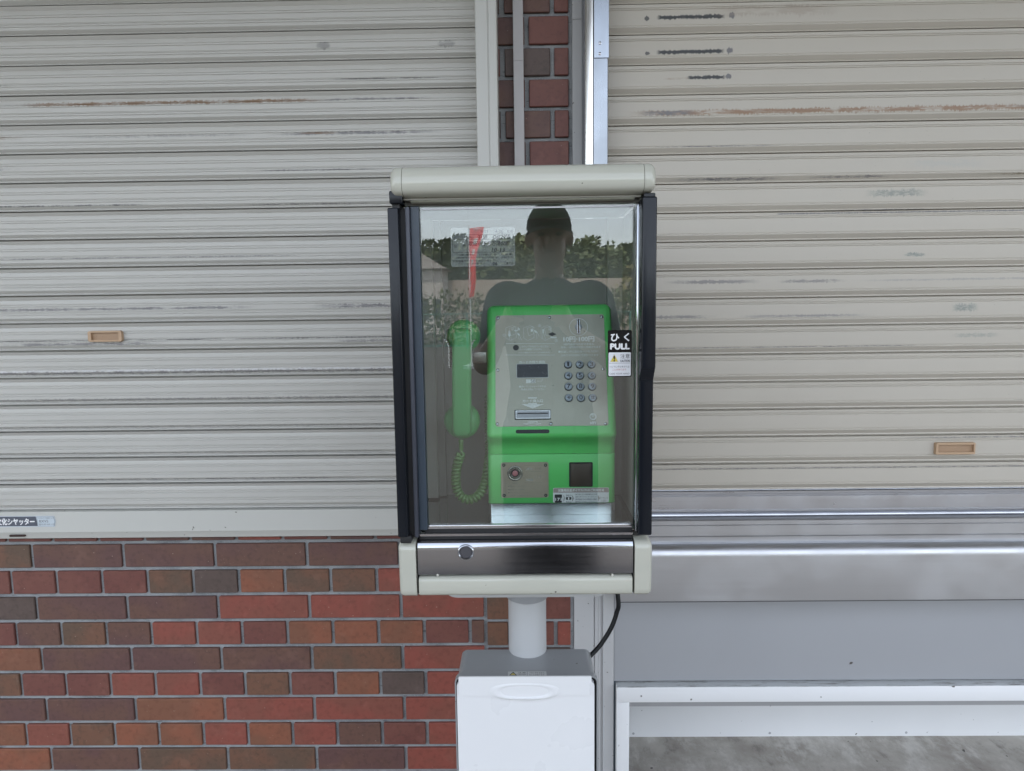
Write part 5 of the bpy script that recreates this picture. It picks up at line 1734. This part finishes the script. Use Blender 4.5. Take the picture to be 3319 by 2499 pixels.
# low fence with teal mesh panels
FEN = thing("mesh_fence", "teal wire mesh fence along the far side of the square", "fence", (0.0, -24.0, 0.0))
TEAL = simple("teal_fence_paint", (0.05, 0.16, 0.13), 0.5)
for k in range(-14, 15):
    MB().box(k * 2.0 - 0.03, k * 2.0 + 0.03, -24.03, -23.97, 0.0, 1.30).build("post", TEAL, FEN)
MB().box(-28, 28, -24.02, -23.98, 1.27, 1.31).build("rail", TEAL, FEN)
MB().box(-28, 28, -24.02, -23.98, 0.10, 0.14).build("rail", TEAL, FEN)
wm = MB()
for k in range(-140, 141):
    wm.box(k * 0.2 - 0.006, k * 0.2 + 0.006, -24.006, -23.994, 0.14, 1.27)
mw = wm.build("mesh_wires", TEAL, FEN, smooth=0)
mw["kind"] = "stuff"

RW = MB().box(-60, 60, -46.0, -45.0, 0.0, 3.55).build("retaining_wall", simple("beige_wall_concrete", (0.42, 0.34, 0.28), 0.85, 0, 0.12, 0.6), base=(0, -45.5, 0), smooth=0)
tag(RW, "long low beige concrete wall in front of the trees across the square", "wall")
PV = thing("pavilion", "pale gabled pavilion among the trees across the square", "building", (-6.0, -43.0, 0.0))
MB().box(-7.3, -4.9, -44.5, -41.5, 0.0, 4.1).build("wall", simple("pavilion_render", (0.52, 0.46, 0.42), 0.8), PV)
MB().prism([(-7.6, 4.1), (-4.6, 4.1), (-6.1, 5.0)], -44.8, -41.2, 'Y').build("roof", simple("pavilion_roof", (0.45, 0.40, 0.37), 0.8), PV)
for k in range(3):
    MB().box(-7.0 + k * 0.75, -6.55 + k * 0.75, -41.49, -41.44, 1.0, 2.2).build("window", simple("pavilion_glass", (0.04, 0.05, 0.06), 0.1), PV)


def leaf_mat(name, c1, c2):
    m, nt, b = new_mat(name)
    v = coords(nt)
    c = mixc(nt, maprange(nt, noise(nt, v, 1.4, 4.0), 0.35, 0.65), c1, c2)
    L(nt, c, b.inputs["Base Color"])
    b.inputs["Roughness"].default_value = 0.6
    return m


LEAVES = [leaf_mat("leaves_dark", (0.065, 0.090, 0.030), (0.11, 0.13, 0.045)), leaf_mat("leaves_mid", (0.095, 0.120, 0.040), (0.15, 0.16, 0.06)), leaf_mat("leaves_yellow", (0.15, 0.13, 0.04), (0.22, 0.17, 0.06))]
BARK = simple("bark", (0.09, 0.07, 0.05), 0.9, 0, 0.2, 8)


def crown_mesh(seed, rx, rz, nclump, nleaf):
    r_ = random.Random(seed)
    mb = MB()
    vs, fs = [], []
    for c in range(nclump):
        while True:
            p = Vector((r_.uniform(-1, 1), r_.uniform(-1, 1), r_.uniform(-1, 1)))
            if p.length < 1:
                break
        cc = Vector((p.x * rx, p.y * rx, p.z * rz))
        cr_ = r_.uniform(0.45, 0.85)
        for k in range(nleaf):
            d = Vector((r_.gauss(0, 1), r_.gauss(0, 1), r_.gauss(0, 1))).normalized() * cr_ * r_.uniform(0.55, 1.0)
            q_ = cc + d
            a = Vector((r_.gauss(0, 1), r_.gauss(0, 1), r_.gauss(0, 0.6))).normalized()
            b = a.orthogonal().normalized()
            s_ = r_.uniform(0.11, 0.22)
            o = len(vs)
            vs += [q_ - a * s_, q_ + b * s_ * 0.6, q_ + a * s_, q_ - b * s_ * 0.6]
            fs.append((o, o + 1, o + 2, o + 3))
    me = bpy.data.meshes.new("crown")
    me.from_pydata([tuple(v) for v in vs], [], fs)
    return me


crowns = []
for i, (rx, rz) in enumerate(((2.3, 1.7), (2.0, 2.1), (2.7, 1.6))):
    me = crown_mesh(i + 3, rx, rz, 40, 85)
    me.materials.append(LEAVES[i])
    crowns.append(me)
trunk = MB()
trunk.tube([(0, 0, 0), (0.03, 0.02, 1.2), (-0.05, 0.03, 2.2), (0.0, 0.0, 3.2)], 0, 10, radii=[0.24, 0.17, 0.14, 0.06])
for a in range(5):
    an = a * 1.27
    trunk.tube([(0, 0, 1.7 + 0.2 * a), (0.7 * math.cos(an), 0.7 * math.sin(an), 2.5 + 0.2 * a), (1.3 * math.cos(an), 1.3 * math.sin(an), 3.3 + 0.15 * a)], 0, 7, radii=[0.09, 0.06, 0.02])
trunk_me = trunk.mesh("trunk", (0, 0, 0), 60, [BARK])
TLAB = ["dense dark green tree beyond the beige wall across the square", "mid green tree beyond the beige wall across the square", "yellowish spreading tree beside the mesh fence across the square"]


def tree(x, y, kind, s_, rot):
    t = thing("broadleaf_tree", TLAB[kind], "tree", (x, y, 0.0), "trees across the square, " + ("dark", "mid green", "yellowish")[kind])
    tr = bpy.data.objects.new("trunk", trunk_me)
    COL.objects.link(tr)
    tr.parent = t
    tr.scale = (s_, s_, s_)
    c = bpy.data.objects.new("crown", crowns[kind])
    COL.objects.link(c)
    c.parent = t
    c.location = (0, 0, 3.35 * s_)
    c.scale = (s_, s_, s_)
    c.rotation_euler = (0, 0, rot)


tr_r = random.Random(11)
x = -38.0
while x < 40:
    k = tr_r.choice((0, 0, 1))
    tree(x, -49.5 + tr_r.uniform(-2, 2), k, tr_r.uniform(1.2, 1.42), tr_r.uniform(0, 6.2))
    x += tr_r.uniform(1.9, 2.9)
for x, y, s_ in ((5.6, -27.5, 0.62), (13.5, -29.0, 0.7), (-12.0, -28.0, 0.6)):
    tree(x, y, 2, s_, x)
# clipped hedge in front of the wall
hm = bpy.data.meshes.new("hedge")
vs, fs = [], []
hr = random.Random(5)
for k in range(22000):
    q_ = Vector((hr.uniform(-30, 30), -26.0 + hr.uniform(-0.6, 0.6), hr.uniform(0.05, 2.05 + 0.2 * math.sin(k * 0.7))))
    a = Vector((hr.gauss(0, 1), hr.gauss(0, 1), hr.gauss(0, 1))).normalized()
    b = a.orthogonal().normalized()
    s_ = hr.uniform(0.06, 0.12)
    o = len(vs)
    vs += [q_ - a * s_, q_ + b * s_ * 0.6, q_ + a * s_, q_ - b * s_ * 0.6]
    fs.append((o, o + 1, o + 2, o + 3))
hm.from_pydata([tuple(v) for v in vs], [], fs)
hm.materials.append(LEAVES[1])
ho = bpy.data.objects.new("hedge", hm)
COL.objects.link(ho)
tag(ho, "clipped green hedge behind the mesh fence across the square", "hedge", kind="stuff")
